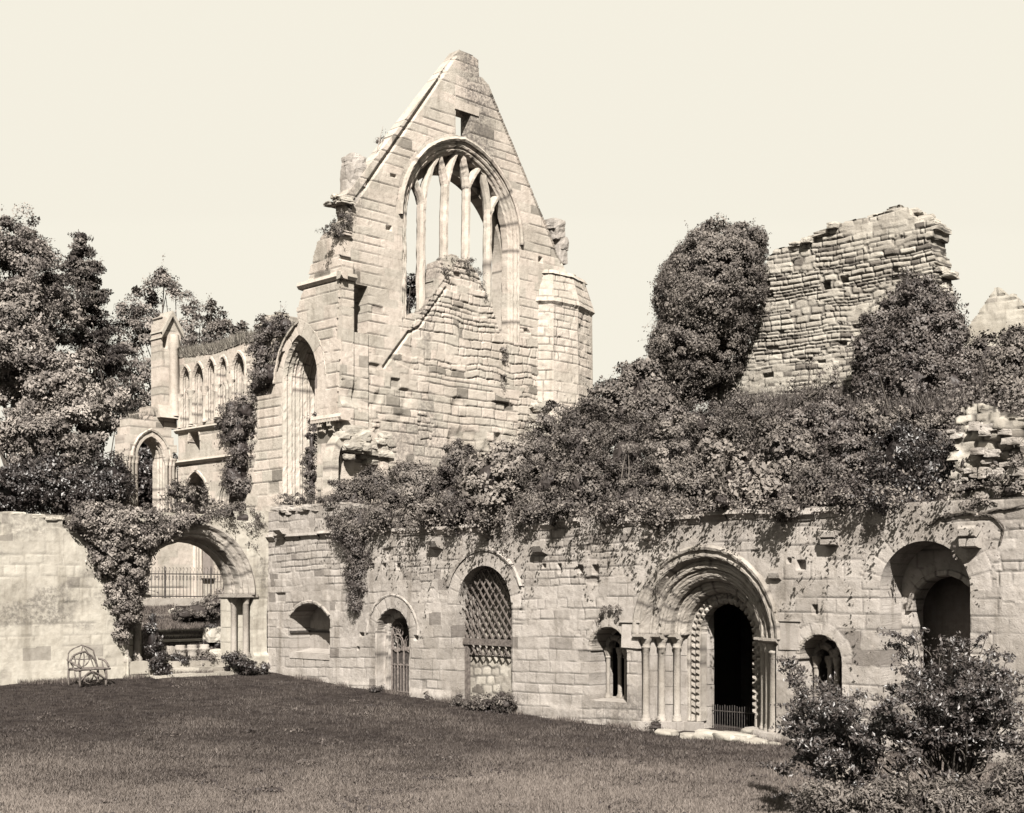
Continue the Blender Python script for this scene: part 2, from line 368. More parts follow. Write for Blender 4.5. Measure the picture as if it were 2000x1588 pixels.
# ---------------------------------------------------------------- materials
def _m(name):
    m = bpy.data.materials.new(name); m.use_nodes = True; t = m.node_tree
    return m, t, t.nodes['Principled BSDF'], (lambda k: t.nodes.new('ShaderNode'+k)), t.links.new
def _mix(N, Lk, mode, fac, a, b):
    x = N('Mix'); x.data_type = 'RGBA'; x.blend_type = mode
    for s, i in ((fac, 0), (a, 6), (b, 7)):
        if hasattr(s, 'is_linked'): Lk(s, x.inputs[i])
        elif i: x.inputs[i].default_value = (*s, 1)
        else: x.inputs[0].default_value = s
    return x.outputs[2]
def _rng(N, Lk, src, a, b, c=0., d=1.):
    x = N('MapRange'); Lk(src, x.inputs[0]); x.interpolation_type = 'SMOOTHSTEP'
    for i, v in zip((1, 2, 3, 4), (a, b, c, d)): x.inputs[i].default_value = v
    return x.outputs[0]
def stone_mat(name, pale, deep, dark, stain=.5, lich=.5, darkstone=.9, joint=(.07, .06, .05), bump=.5, jamt=.75):
    m, t, P, N, Lk = _m(name)
    at_ = N('Attribute'); at_.attribute_name = 'tone'; sp = N('SeparateColor'); Lk(at_.outputs['Color'], sp.inputs[0])
    geo = N('NewGeometry')
    def noise(scale, det=5, rough=.6, st=None):
        n = N('TexNoise'); n.inputs['Scale'].default_value = scale; n.inputs['Detail'].default_value = det; n.inputs['Roughness'].default_value = rough
        if st:
            mp = N('Mapping'); mp.inputs['Scale'].default_value = st; Lk(geo.outputs['Position'], mp.inputs[0]); Lk(mp.outputs[0], n.inputs['Vector'])
        else: Lk(geo.outputs['Position'], n.inputs['Vector'])
        return n.outputs[0]
    col = _mix(N, Lk, 'MIX', sp.outputs[0], deep, pale)
    col = _mix(N, Lk, 'MIX', _rng(N, Lk, sp.outputs[2], darkstone, darkstone+.03), col, dark)
    big = noise(.55, 6, .65)
    col = _mix(N, Lk, 'MULTIPLY', _rng(N, Lk, big, .42, .72, 0, stain), col, (.55, .53, .5))
    streak = noise(1, 5, .6, (2.2, 2.2, .22))
    col = _mix(N, Lk, 'MULTIPLY', _rng(N, Lk, streak, .52, .72, 0, stain), col, (.5, .48, .45))
    mid = noise(5, 6, .7)
    col = _mix(N, Lk, 'MULTIPLY', _rng(N, Lk, mid, .35, .75, 0, .55), col, (.62, .6, .57))
    sp2 = noise(26, 4, .7)
    lm = N('Math'); lm.operation = 'MULTIPLY'; Lk(_rng(N, Lk, sp2, .55, .66), lm.inputs[0]); Lk(_rng(N, Lk, noise(1.1, 4, .6), .5, .66, 0, lich), lm.inputs[1])
    col = _mix(N, Lk, 'MIX', lm.outputs[0], col, (.075, .065, .055))
    sa = N('Math'); sa.operation = 'SUBTRACT'; sa.inputs[0].default_value = 1; Lk(at_.outputs['Alpha'], sa.inputs[1])
    sm = N('Math'); sm.operation = 'MULTIPLY'; Lk(sa.outputs[0], sm.inputs[0]); Lk(_rng(N, Lk, noise(9, 6, .75), .40, .60, .12, .9), sm.inputs[1])
    col = _mix(N, Lk, 'MIX', sm.outputs[0], col, (.06, .053, .049))
    jm = N('Math'); jm.operation = 'MULTIPLY'; Lk(sp.outputs[1], jm.inputs[0]); jm.inputs[1].default_value = jamt
    col = _mix(N, Lk, 'MIX', jm.outputs[0], col, joint)
    Lk(col, P.inputs['Base Color']); P.inputs['Roughness'].default_value = .95; P.inputs['Specular IOR Level'].default_value = .15
    b = N('Bump'); b.inputs['Strength'].default_value = bump; b.inputs['Distance'].default_value = .03
    ad = N('Math'); ad.operation = 'ADD'; Lk(noise(14, 8, .75), ad.inputs[0]); Lk(sp2, ad.inputs[1])
    Lk(ad.outputs[0], b.inputs['Height']); Lk(b.outputs[0], P.inputs['Normal'])
    return m
def leaf_mat(name, dark, pale, rough=.42, spec=.45, trans=.0):
    m, t, P, N, Lk = _m(name)
    at_ = N('Attribute'); at_.attribute_name = 'tone'; sp = N('SeparateColor'); Lk(at_.outputs['Color'], sp.inputs[0])
    Lk(_mix(N, Lk, 'MIX', sp.outputs[0], dark, pale), P.inputs['Base Color'])
    P.inputs['Roughness'].default_value = rough; P.inputs['Specular IOR Level'].default_value = spec
    return m
def plain_mat(name, a, b, scale=6, rough=.8, spec=.2, bump=.2, st=None):
    m, t, P, N, Lk = _m(name)
    n = N('TexNoise'); n.inputs['Scale'].default_value = scale; n.inputs['Detail'].default_value = 7; n.inputs['Roughness'].default_value = .7
    geo = N('NewGeometry'); Lk(geo.outputs['Position'], n.inputs['Vector'])
    Lk(_mix(N, Lk, 'MIX', _rng(N, Lk, n.outputs[0], .35, .65), a, b), P.inputs['Base Color'])
    P.inputs['Roughness'].default_value = rough; P.inputs['Specular IOR Level'].default_value = spec
    bp = N('Bump'); bp.inputs['Strength'].default_value = bump; bp.inputs['Distance'].default_value = .02; Lk(n.outputs[0], bp.inputs['Height']); Lk(bp.outputs[0], P.inputs['Normal'])
    return m
M = dict(
    gable=stone_mat('pale ashlar', (0.296, 0.2606, 0.231), (0.2275, 0.2096, 0.1837), (0.1155, 0.1048, 0.0912), .42, .75, .95, joint=(0.0315, 0.0269, 0.0243), jamt=.8),
    rubble=stone_mat('rubble stone', (0.2765, 0.2572, 0.227), (0.175, 0.16, 0.1405), (0.084, 0.0752, 0.0662), .3, .7, .90, joint=(0.0154, 0.0131, 0.0122), jamt=.95),
    range=stone_mat('weathered ashlar', (.246, .226, .209), (.186, .170, .156), (.118, .106, .097), .66, .8, .945, joint=(.028, .0245, .0225), jamt=.75),
    nave=stone_mat('limewashed wall', (0.28, 0.262, 0.2297), (0.238, 0.2206, 0.1925), (0.175, 0.1607, 0.1419), .6, .35, .95, joint=(0.119, 0.1083, 0.0946), bump=.35),
    carved=stone_mat('carved stone', (0.225, 0.2059, 0.1853), (0.17, 0.1546, 0.139), (0.11, 0.0995, 0.0907), .6, .6, .97, joint=(0.03, 0.0256, 0.0232), bump=.7),
    inner=stone_mat('inner stone', (0.16, 0.1399, 0.1283), (0.12, 0.1044, 0.0965), (0.08, 0.069, 0.0637), .5, .4, .9),  # stone coloured darker to imitate the shade of rooms and passages
    leaf=leaf_mat('bush leaf', (.019, .0155, .0145), (.122, .108, .0965), .6, .15),
    ivy=leaf_mat('ivy leaf', (0.0168, 0.0131, 0.0124), (0.1015, 0.0889, 0.0811), .55, .22),
    tree=leaf_mat('tree leaf', (.026, .0215, .02), (.195, .174, .157), .6, .15),
    yew=leaf_mat('dark shrub leaf', (0.007, 0.0051, 0.005), (0.0434, 0.0365, 0.0338), .45, .4),
    grass=leaf_mat('grass blade', (0.0154, 0.0121, 0.0115), (0.112, 0.0958, 0.0851), .6, .12),
    straw=leaf_mat('dry grass blade', (0.042, 0.0365, 0.0317), (0.14, 0.1276, 0.1081), .7, .2),
    bark=plain_mat('bark', (0.028, 0.0241, 0.0216), (0.07, 0.0621, 0.0547), 9, .9, .1, .6),
    wood=plain_mat('weathered wood', (0.042, 0.0359, 0.0324), (0.091, 0.0786, 0.0709), 12, .85, .15, .4),
    gate=plain_mat('rusted gate iron', (0.05, 0.0424, 0.0386), (0.115, 0.0985, 0.0897), 14, .8, .2, .3),
    iron=plain_mat('old iron', (0.014, 0.0117, 0.0108), (0.0385, 0.0331, 0.0297), 14, .7, .3, .3),
    soil=plain_mat('soil', (0.0105, 0.0086, 0.0081), (0.0252, 0.0214, 0.0189), 3, .95, .05, .6),
    lawn=plain_mat('lawn', (0.0112, 0.009, 0.0084), (0.028, 0.0234, 0.0209), 2.2, .95, .05, .5),
)
# ---------------------------------------------------------------- ground
YP = [-20, 11, 18, 22, 26, 31, 36, 38.2]; ZP = [-.35, -.32, -.27, -.27, -.16, .06, .34, .5]
def gz(X, Y):
    z = np.interp(Y, YP, ZP)+.03*fbm(X*.5, Y*.5, 5, 3)+.012*fbm(X*2.5, Y*2.5, 6, 3)
    zc = np.interp(Y, [38.2, 39.2, 39.3, 40.3, 41.2, 42., 44.5, 46., 70, 90], [.5, .55, .95, 1.35, 1.55, 1.75, 2.25, 2.62, 2.75, 3.2])
    z = np.where(Y > 38.3, zc+.04*fbm(X*.9, Y*.9, 9, 3), z)
    z = np.where((X > 2.2) & (Y < 37.6), -2.4, z)
    return z
def grid_lines(stops): return np.unique(np.round(np.concatenate([np.arange(a, b, s) for a, b, s in stops]), 4))
gx = grid_lines([(-900, -60, 60), (-60, -32, 4), (-32, 2.1, .14), (2.1, 2.4, .1), (2.4, 24, 1.2), (24, 60, 6), (60, 1200, 60)])
gy = grid_lines([(-900, -30, 60), (-30, 8, 2), (8, 37.5, .14), (37.5, 47, .08), (47, 62, .8), (62, 120, 6), (120, 1300, 60)])
GX, GY = np.meshgrid(gx, gy); I = np.arange(GX.size).reshape(GX.shape)
mb = MB(); mb.add(np.stack([GX, GY, gz(GX, GY)], -1), np.stack([I[:-1, :-1], I[:-1, 1:], I[1:, 1:], I[1:, :-1]], -1).reshape(-1, 4), tone=(.5, 0, .5, 1))
mb.build('ground', M['lawn'], None, True, kind='structure')

# ---------------------------------------------------------------- cloister range: the long wall of doors
XF = ('X', 0.)
cw = empty('cloister_wall', (0, 25, 0), 'long weathered stone wall of round arched doors and windows facing the lawn under hanging bushes', 'wall')
def yx(x, c=0.): return onX(x, 1150, c)[0]
sills = dict(niche=1.2, win=.37)
NI = (35.80, 2.33, 1.46)                       # blind niche: centre, springing, radius of its flat arch
def sd_niche(u, v): return np.maximum(np.maximum(np.hypot(u-35.80, v-(2.83-1.46))-1.46, np.abs(u-35.80)-1.1), 1.2-v)
sd_gate = sd_arch(31.58, 1.91, .82); sd_lat = sd_arch(27.55, 2.84, 1.115)
sd_wl = sd_arch(22.88, 1.67, .645, 0, .37); sd_main = sd_arch(19.80, 2.13, 2.09); sd_wr = sd_arch(16.56, 1.68, .59, 0, .37)
def sd_right(u, v): return np.where(v > 3.28, np.hypot(u-14., v-3.28)-1.04, np.abs(u-14.)-1.04)
rc = lambda u, v: np.minimum.reduce([f(u, v) for f in (sd_niche, sd_gate, sd_lat, sd_wl, sd_main, sd_wr, sd_right)])
top_l, top_r = 6.0, 5.12
def rtop(u, v):
    t = np.where(u > 33.7, 5.95+.14*vn(u*1.3, u*0, 4), 5.14)
    return v < t
coursed = dict(ch=(.24, .40), bl=(.32, .95), off=.004, jd=.022, jw=.02, seed=3, tilt=.028, warp=(.022, .5), jvar=1.5, jb=-.35, jvert=.6, miss=.008, md=.03)
rough_ = dict(ch=(.17, .36), bl=(.22, .7), off=.012, jd=.035, jw=.024, seed=8, tilt=.02, warp=(.045, .8), jvar=1.2, jb=-.1, jvert=.8, miss=.02, md=.06)
holes = []
for px, py, w_, h_ in ((727, 1108, .14, .2), (750, 1107, .14, .18), (778, 1107, .17, .2), (1062, 1105, .14, .12), (1092, 1111, .14, .26), (1133, 1112, .17, .22), (1163, 1113, .2, .24),
                       (706, 1240, .2, .1), (812, 1246, .2, .13), (699, 1266, .1, .1), (1565, 1104, .22, .22), (1762, 1199, .16, .22), (1592, 1190, .12, .2), (1541, 1096, .12, .1)):
    u_, v_ = onX(px, py); holes.append((u_, v_, w_, h_, .16))
def rrelief(u, v):
    r = .035*ss((34.-u)/.1)*ss((.25-v+.02*u-.5)/.2)                         # battered foot
    r = r-.035*np.clip(fbm(u*.9, v*.9, 21, 4)-.55, 0, .5)*(v > 2.6)        # eroded patches
    lat = (np.abs(u-26.42) < .03) & (v < 2.9); r = r-.03*lat               # straight joint beside the lattice
    return r
RG = [(27.55, 2.84, 1.115, .42, 0, .36), (31.58, 1.91, .82, .36, 0, .34), (22.88, 1.67, .645, .24, 0, .26), (16.56, 1.68, .59, .27, 0, .25), (14., 3.28, 1.04, .5, 0, .3)]
masonry('masonry', XF, 7., 38.15, -.75, 6.2, .026, [(coursed, None), (dict(coursed, seed=4, ch=(.28, .44), bl=(.5, 1.1), jb=.05, tilt=0), lambda u, v: u < 17.8+.4*vn(v*2.3, u*0, 12)), (rough_, lambda u, v: (fbm(u*.25, v*.35, 33, 3)+.2*(v > 3) > .5))], M['range'], cw,
        cut=rc, rag=rtop, rings=RG, T=.95, relief=rrelief, holes=holes, seed=5, stain=lambda u, v: ss((v-3.8+.8*fbm(u*.7, v*.15, 66, 3))/1.5)*.4+.5*ss((.7-v+.4*fbm(u*.8, v*.5, 67, 3))/.8)*.6+.7*ss((fbm(u*.45, v*.4, 68, 4)-.3)/.4)*.6)
# blind niche: reveals come with the wall; its back wall and sill
masonry('niche_back', ('X', .86), 34.2, 37.4, .9, 3.2, .035, [(dict(coursed, seed=21, tilt=0), None)], M['range'], cw, T=.3)
mb = MB(); extr(mb, XF, [(-.02, 1.17), (.85, 1.30), (.85, 1.0), (-.02, 1.0)], 34.72, 36.88); mb.build('niche_sill', M['range'], cw)
mb = MB()
th = np.linspace(-.80, .80, 40); sweep(mb, XF, [(35.8+1.5*math.sin(a), 1.37+1.5*math.cos(a), math.sin(a), math.cos(a)) for a in th], [(-.04, .0), (-.04, -.03), (.02, -.045), (.06, -.02), (.06, .02)], .5, 3)
mb.build('niche_hood', M['range'], cw)
mb = MB(); box(mb, .0, .86, 36.84, 36.9, 1.83, 1.90); box(mb, .80, .87, 34.6, 36.84, 1.83, 1.90); mb.build('niche_groove_strip', M['iron'], cw)  # dark strips stand in for the shaded groove along reveal and back
# string course and coping stones along the head of the wall
mb = MB(); u = 7.
while u < 38.:
    if u < 15.8: u += .3; continue
    l = rng.uniform(.5, 1.2); z = 5.02+.02*rng.normal()
    if rng.random() > .12: extr(mb, XF, [(-.13+.02*rng.normal(), z+.03), (-.10, z+.12), (.3, z+.15), (.3, z-.08), (-.02, z-.1), (-.05, z-.02)], u, min(u+l-.015, 38.1))
    u += l
mb.build('string_course', M['range'], cw)
mb = MB()
for k in range(22): rock(mb, (.25+rng.uniform(-.15, .2), 33.9+k*.2+rng.uniform(-.05, .05), 5.98+rng.uniform(-.08, .06)), (.25, rng.uniform(.14, .3), rng.uniform(.06, .13)), 300+k, boxy=.75, rough=.1)
mb.build('coping', M['range'], cw)
# corbels
def corbel(x, y, w=.34, h=.42, d=.34, kind=0):
    mb = MB(); u, z = onX(x, y)
    if kind: extr(mb, XF, [(.1, z+h/2), (-d*.9, z+h/2), (-d, z+h*.36), (-d*.95, z+h*.05), (-d*.6, z-.02), (-d*.85, z-h*.1), (-d*.8, z-h*.42), (-d*.3, z-h/2), (.1, z-h/2)], u-w/2, u+w/2)
    else: extr(mb, XF, [(.1, z+h/2), (-d, z+h/2), (-d, z+.05), (-d*.7, z-h*.3), (-.03, z-h/2), (.1, z-h/2)], u-w/2, u+w/2)
    mb.build('corbel', M['range'], cw)
corbel(1626, 1051, .36, .34, .28, 1); corbel(1901, 1049, .36, .46, .34, 1); corbel(1277, 1047, .3, .3, .26); corbel(1060, 1071, .36, .32, .3); corbel(558, 1039, .4, .22, .4); corbel(857, 1061, .4, .36, .34); corbel(1516, 1124, .3, .2, .14)
# gate doorway
mb = MB()
sweep(mb, XF, arcpath(31.58, 1.91, .82, v0=-.1), [(0, -.005), (-.03, .0), (-.05, .03), (-.05, .30), (-.07, .34), (-.2, .36)], .34, 31)
sweep(mb, XF, arcpath(31.58, 1.80, .62, v0=-.1), [(.16, .345), (.03, .35), (0, .38), (0, 1.3)], .32, 33)
sweep(mb, XF, arcpath(31.58, 1.91, 1.2), [(-.03, .01), (-.04, -.02), (.0, -.035), (.04, -.02), (.05, .01)], .6, 37)
gd = mb.build('doorway', M['range'], cw)
mb = MB(); Y0, Y1 = 30.97, 32.19; gxx = .47       # iron gate with foliate head
for y in np.linspace(Y0+.04, Y1-.04, 9): tube(mb, [(gxx, y, .1), (gxx, y, 1.0)], .017, 5)
for y in np.linspace(Y0+.04, Y1-.04, 5): tube(mb, [(gxx, y, .05), (gxx, y, 1.55 if y < Y1-.2 else 2.0)], .03, 5)
for z in (.12, .95, 1.42): tube(mb, [(gxx, Y0, z), (gxx, Y1, z-.0)], .022, 5)
def ring_(mb, y, z, r, rr=.021, x=gxx, a0=0, a1=360, sx=1., n=18): tube(mb, [(x, y+r*sx*math.cos(R(a)), z+r*math.sin(R(a))) for a in np.linspace(a0, a1, n)], rr, 5)
for y in np.linspace(Y0+.1, Y1-.1, 8): ring_(mb, y, .88, .055, .013, a0=0, a1=250, n=9)
for y in (Y0+.3, Y0+.91): ring_(mb, y, 1.62, .27, .02, sx=1.); ring_(mb, y-.1, 1.6, .17, .014, sx=.55); ring_(mb, y+.1, 1.6, .17, .014, sx=.55)
ring_(mb, Y1-.34, 2.02, .24, .022); ring_(mb, Y1-.34, 2.02, .11, .014); ring_(mb, Y0+.2, 1.95, .26, .022, a0=20, a1=160)
for k in range(5): a = R(72*k+18); tube(mb, [(gxx, Y1-.34, 2.02), (gxx, Y1-.34+.22*math.cos(a), 2.02+.22*math.sin(a))], .016, 5)
for y in np.linspace(Y0+.08, Y1-.08, 8): rock(mb, (gxx, y, 1.40+.06*(rng.random())), (.02, .05, .06), int(y*100), sub=5)
ig = mb.build('iron_gate', M['gate'], cw); mb = MB(); box(mb, gxx+.035, gxx+.05, Y0, Y1, .1, 1.45); mb.build('gate_panel', M['iron'], ig)
# lattice window
mb = MB()
sweep(mb, XF, arcpath(27.55, 2.84, 1.58, t0=.1, t1=.9), [(-.04, .01), (-.05, -.035), (.01, -.055), (.06, -.02), (.07, .01)], .5, 41)
mb.build('lattice_hood', M['range'], cw)
masonry('lattice_recess', ('X', .98), 26.0, 29.1, .9, 4.2, .045, [(dict(rough_, seed=44), None)], M['rubble'], cw, T=.2)
masonry('lattice_blocking', ('X', .53), 26.3, 28.75, -.4, 1.36, .035, [(dict(vor=(.4, .26), off=.02, jd=.03, jw=.03, seed=47, warp=(.1, 1.1), jb=-.3, miss=.02), None)], M['rubble'], cw, T=.4)
lt = MB(); dx = .30
def inlat(u, v): return sd_lat(np.array(u), np.array(v)) < -.015
def slat(x, s):
    for c in np.arange(-5, 8, .265):
        pts = []
        for v in np.arange(1.38, 3.98, .02):
            u = 26.4+c+s*(v-1.2)*.78
            if inlat(u, v): pts.append((u, v))
        if len(pts) > 3:
            (ua, va), (ub, vb) = pts[0], pts[-1]; w_ = .024
            n = np.array((vb-va, -(ub-ua))); n = n/np.hypot(*n)*w_
            V = [(x, ua+n[0], va+n[1]), (x, ua-n[0], va-n[1]), (x, ub-n[0], vb-n[1]), (x, ub+n[0], vb+n[1])]
            V = V+[(x+.03, b, c_) for _, b, c_ in V]; lt.add(V, BQ)
slat(dx, 1); slat(dx+.034, -1)
lt.build('lattice', M['wood'], cw)
mb = MB(); box(mb, dx-.06, dx+.09, 26.40, 28.72, 1.68, 1.86, j=.01); box(mb, dx-.03, dx+.06, 28.48, 28.63, -.1, 1.68, j=.01); mb.build('lattice_frame', M['wood'], cw)
# side windows of the chapter house
for nm, uc, r_ in (('window_shafts', 22.88, .645), ('window_shafts', 16.56, .59)):
    mb = MB()
    for (dx_, dy) in ((.62, r_-.12), (.84, r_-.34), (.72, -.02), (.95, -r_+.1)):
        lathe(mb, dx_, uc+dy, [(.1, .3), (.1, .42), (.065, .5), (.055, .55), (.055, 1.45), (.08, 1.48), (.065, 1.52), (.11, 1.66), (.11, 1.74)], 12)
    for s in (.5, -.5): sweep(mb, ('X', .62), arcpath(uc+s*r_, 1.72, r_*.42), [(-.06, 0), (.02, -.03), (.1, 0), (.1, .3), (-.06, .3)], .3, 50)
    mb.build(nm, M['carved'], cw)
    mb = MB(); extr(mb, XF, [(.02, .372), (.95, .42), (.95, .2), (.02, .2)], uc-r_-.03, uc+r_+.03); mb.build('window_sill', M['range'], cw)
    mb = MB(); sweep(mb, XF, arcpath(uc, 1.68, r_), [(.05, -.005), (.0, -.012), (-.04, .03), (-.04, .6), (-.12, .62)], .26, 52); mb.build('window_arch', M['carved'], cw)
for x in (1231, 1540):                         # carved springer stones beside the great doorway
    u, z = onX(x, 1238); mb = MB(); box(mb, -.035, .1, u-.30, u+.26, z-.36, z+.26, j=.012); extr(mb, XF, [(-.07, z+.34), (-.07, z+.29), (.05, z+.27), (.05, z+.34)], u-.34, u+.32); mb.build('springer_stone', M['range'], cw)
# great round doorway of four orders
gdw = bpy.data.objects.new('doorway', None); COL.objects.link(gdw); gdw.parent = cw
UC, VS = 19.80, 2.13
mb = MB()
sweep(mb, XF, arcpath(UC, VS, 2.09, n=72), [(.14, .02), (.15, -.05), (.09, -.10), (.03, -.085), (.0, -.03), (-.03, -.02)]+rollprof(-.10, .03, .06, 8, 60, 180)[::1]+[(-.17, .05), (-.20, .13), (-.23, .2), (-.27, .16), (-.31, .17)]+rollprof(-.37, .21, .055, 8, 20, 180)[::1]+[(-.44, .26), (-.44, .32)], .42, 61, ero=.006)
for i, (r, d) in enumerate(((1.65, .27), (1.36, .56))):
    sweep(mb, XF, arcpath(UC, VS, r, n=64), [(.05, d), (.02, d+.03), (-.02, d-.02), (-.06, d-.025), (-.09, d+.01)]+rollprof(-.13, d+.05, .055, 7, 30, 180)+[(-.20, d+.03), (-.23, d+.05), (-.26, d+.10), (-.285, d+.14), (-.285, d+.32)], .4, 63+i, ero=.007)
sweep(mb, XF, arcpath(UC, VS, 1.10, n=64, v0=-.05), [(.1, .86), (.02, .86), (-.01, .90), (-.05, .88), (-.09, .90), (-.12, .95), (-.16, .92), (-.21, .90), (-.25, .92), (-.28, .96), (-.28, 1.22), (.4, 1.24)], .36, 67)
mb.build('archivolts', M['carved'], gdw)
for s in (1, -1):
    mb = MB(); a, b = sorted((UC+s*.80, UC+s*1.5))
    for z0, z1 in ((-.5, .3), (.31, .85), (.86, 1.3), (1.31, 1.75), (1.76, 2.3), (2.31, 3.3)): box(mb, 1.245, 1.5, a, b, z0, z1, j=.008)
    mb.build('passage_jamb', M['range'], gdw)
mb = MB()                                      # dog-tooth ornament on the inner order
for rr_ in (.99, .855):
    pth = arcpath(UC, VS, rr_, n=30, v0=.15); ds = np.concatenate([[0], np.cumsum(np.hypot(*np.diff(pth[:, :2], axis=0).T))])
    for s in np.arange(.05, ds[-1], .165):
        u = np.interp(s, ds, pth[:, 0]); v = np.interp(s, ds, pth[:, 1]); nu_ = np.interp(s, ds, pth[:, 2]); nv_ = np.interp(s, ds, pth[:, 3]); h = .056
        c = [(u+h*(a*nu_-b*nv_), v+h*(a*nv_+b*nu_)) for a, b in ((-1, -1), (1, -1), (1, 1), (-1, 1))]
        V = [(.90, *c[0]), (.90, *c[1]), (.90, *c[2]), (.90, *c[3]), (.82, u, v)]
        mb.add(V, T=[(0, 1, 4), (1, 2, 4), (2, 3, 4), (3, 0, 4)])
mb.build('tooth_ornament', M['carved'], gdw)
for s in (1, -1):
    for r, d in ((1.92, .14), (1.62, .40), (1.32, .65)):
        u = UC+s*r; mb = MB()
        lathe(mb, d, u, [(.13, -.06), (.13, .0), (.105, .03), (.112, .06), (.094, .09), (.092, .14), (.09, 1.0), (.092, 1.78), (.115, 1.80), (.115, 1.83), (.095, 1.85), (.12, 1.93), (.15, 1.99), (.155, 2.06)], 16)
        mb.build('column', M['carved'], gdw, True)
    mb = MB()
    for k, (r, d) in enumerate(((2.09, 0.), (1.78, .26), (1.48, .52), (1.2, .78))):      # stepped jamb behind the columns
        ua, ub = sorted((UC+s*r, UC+s*(r-.32)))
        for z0, z1 in ((-.3, .35), (.36, .8), (.81, 1.2), (1.21, 1.6), (1.61, 2.03)): box(mb, d+.27, d+.75, ua, ub, z0, z1, j=.006)
    mb.build('jamb', M['range'], gdw)
    mb = MB()
    for k, (r, d) in enumerate(((2.16, -.13), (1.84, .15), (1.54, .40))):
        ua, ub = sorted((UC+s*r, UC+s*(r-.36))); extr(mb, ('X', d), [(0, 2.145), (0, 2.085), (.07, 2.03), (.7, 2.03), (.7, 2.145)], ua, ub)
    mb.build('abacus', M['carved'], gdw)
    mb = MB()
    for k, (r, d) in enumerate(((2.16, -.16), (1.84, .1), (1.54, .36), (1.16, .66))):
        ua, ub = sorted((UC+s*r, UC+s*(r-.42))); box(mb, d, 1.0, ua, ub, -.5, -.06-.003*k, j=.012)
    mb.build('plinth', M['range'], gdw)
mb = MB()                                      # low iron railing across the doorway
for y in np.arange(UC-.8, UC+.8, .075): tube(mb, [(1.42, y, -.3), (1.42, y, .34+.03*rng.random())], .009, 4); 
for z in (-.2, .2): tube(mb, [(1.42, UC-.84, z), (1.42, UC+.84, z)], .013, 5)
mb.build('low_railing', M['iron'], gdw)
mb = MB(); box(mb, .9, 1.7, UC-.9, UC+.9, -.6, -.27, j=.02); mb.build('threshold', M['rubble'], gdw)
# deep arched recess at the right end
ri = sd_arch(14.0, 2.81, .79, 0, -1.)
masonry('recess_back', ('X', .97), 12.6, 15.4, -.5, 4.6, .04, [(dict(coursed, seed=71, tilt=0), None)], M['range'], cw, cut=ri, rings=[(14.0, 2.81, .79, .3, 0, .26)], T=.5)
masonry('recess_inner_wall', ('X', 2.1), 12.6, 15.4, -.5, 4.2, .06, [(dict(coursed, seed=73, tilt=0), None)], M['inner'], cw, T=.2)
mb = MB(); sweep(mb, ('X', .95), arcpath(14.0, 2.81, .79), [(.12, .0), (.1, -.06), (.0, -.07), (-.03, .0), (-.03, .4)], .27, 75); mb.build('recess_arch', M['range'], cw)
# vault and cross walls that keep the rooms behind dark
mb = MB()
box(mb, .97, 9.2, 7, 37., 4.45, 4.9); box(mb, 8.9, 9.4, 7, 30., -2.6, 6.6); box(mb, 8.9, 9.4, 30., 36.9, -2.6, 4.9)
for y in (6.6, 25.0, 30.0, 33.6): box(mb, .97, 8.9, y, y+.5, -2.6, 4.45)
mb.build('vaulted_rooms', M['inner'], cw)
# earth bank lying on the vaults
def zm(X, Y):
    k = np.interp(Y, [24.5, 31.5], [.43, .12]); return 4.98+np.clip(X, 0, 9)*k+.12*fbm(X*.8, Y*.8, 51, 3)
gx = np.arange(.18, 9.2, .3); gy = np.arange(7., 37., .3); GX, GY = np.meshgrid(gx, gy); I = np.arange(GX.size).reshape(GX.shape)
mb = MB(); mb.add(np.stack([GX, GY, zm(GX, GY)], -1), np.stack([I[:-1, :-1], I[:-1, 1:], I[1:, 1:], I[1:, :-1]], -1).reshape(-1, 4), tone=(.5, 0, .5, 1))
mb.build('earth_bank', M['soil'], None, True, kind='structure')
# ---------------------------------------------------------------- nave wall with the processional doorway
YN = 38.15; NF = ('Y', YN)
nw = empty('nave_wall', (-6, YN, .5), 'pale limewashed wall on the left with an ivy clad round arched doorway at its right end', 'wall')
DC, DV, DR = -2.92, 3.10, 1.93
sd_door = sd_arch(DC, DV, DR+.42, 0, .45)
def ntop(u, v): return v < np.interp(u, [-20, -8.6, -7.6, -6.4, -5.5, -4, -2.9, -1.2, -.4, .3], [5.5, 5.46, 5.32, 5.34, 5.6, 5.75, 5.72, 5.7, 5.95, 5.95])+.05*vn(u*2, u*0, 7)
faint = dict(ch=(.26, .42), bl=(.35, 1.), off=.006, jd=.015, jw=.024, seed=91, warp=(.03, .5), jvar=1.3, jb=-.4, jvert=.6, miss=.004, md=.02, jt=.8)
masonry('masonry', NF, -16., .0, -.3, 6.1, .04, [(faint, None), (dict(coursed, seed=93, tilt=0), lambda u, v: (u > -1.4)), (dict(rough_, seed=95), lambda u, v: (v > 4.9+.3*vn(u*1.3, v*0, 3)) & (u < -5))], M['nave'], nw,
        cut=sd_door, rag=ntop, T=1.1, stain=lambda u, v: .75*ss((fbm(u*.45, v*.8, 70, 4)-.25)/.5)+.5*ss((v-4.6+.5*fbm(u*.9, v*.3, 71, 3))/.7)*(u < -4), relief=lambda u, v: .10*ss((1.15+.1*vn(u*1.5, v*0, 2)-v)/.12)*(np.abs(u-DC) > 2.0)*(u > -5.3)+.05*fbm(u*.5, v*.5, 77, 3), seed=12)
mb = MB()
sweep(mb, NF, arcpath(DC, DV, DR+.34, n=64), [(.13, .03), (.13, -.06), (.05, -.12), (-.02, -.07), (-.06, .0), (-.12, .01), (-.16, -.02), (-.24, .0), (-.29, .06), (-.33, .03), (-.37, .05), (-.4, .12), (-.4, .42)], .4, 101)
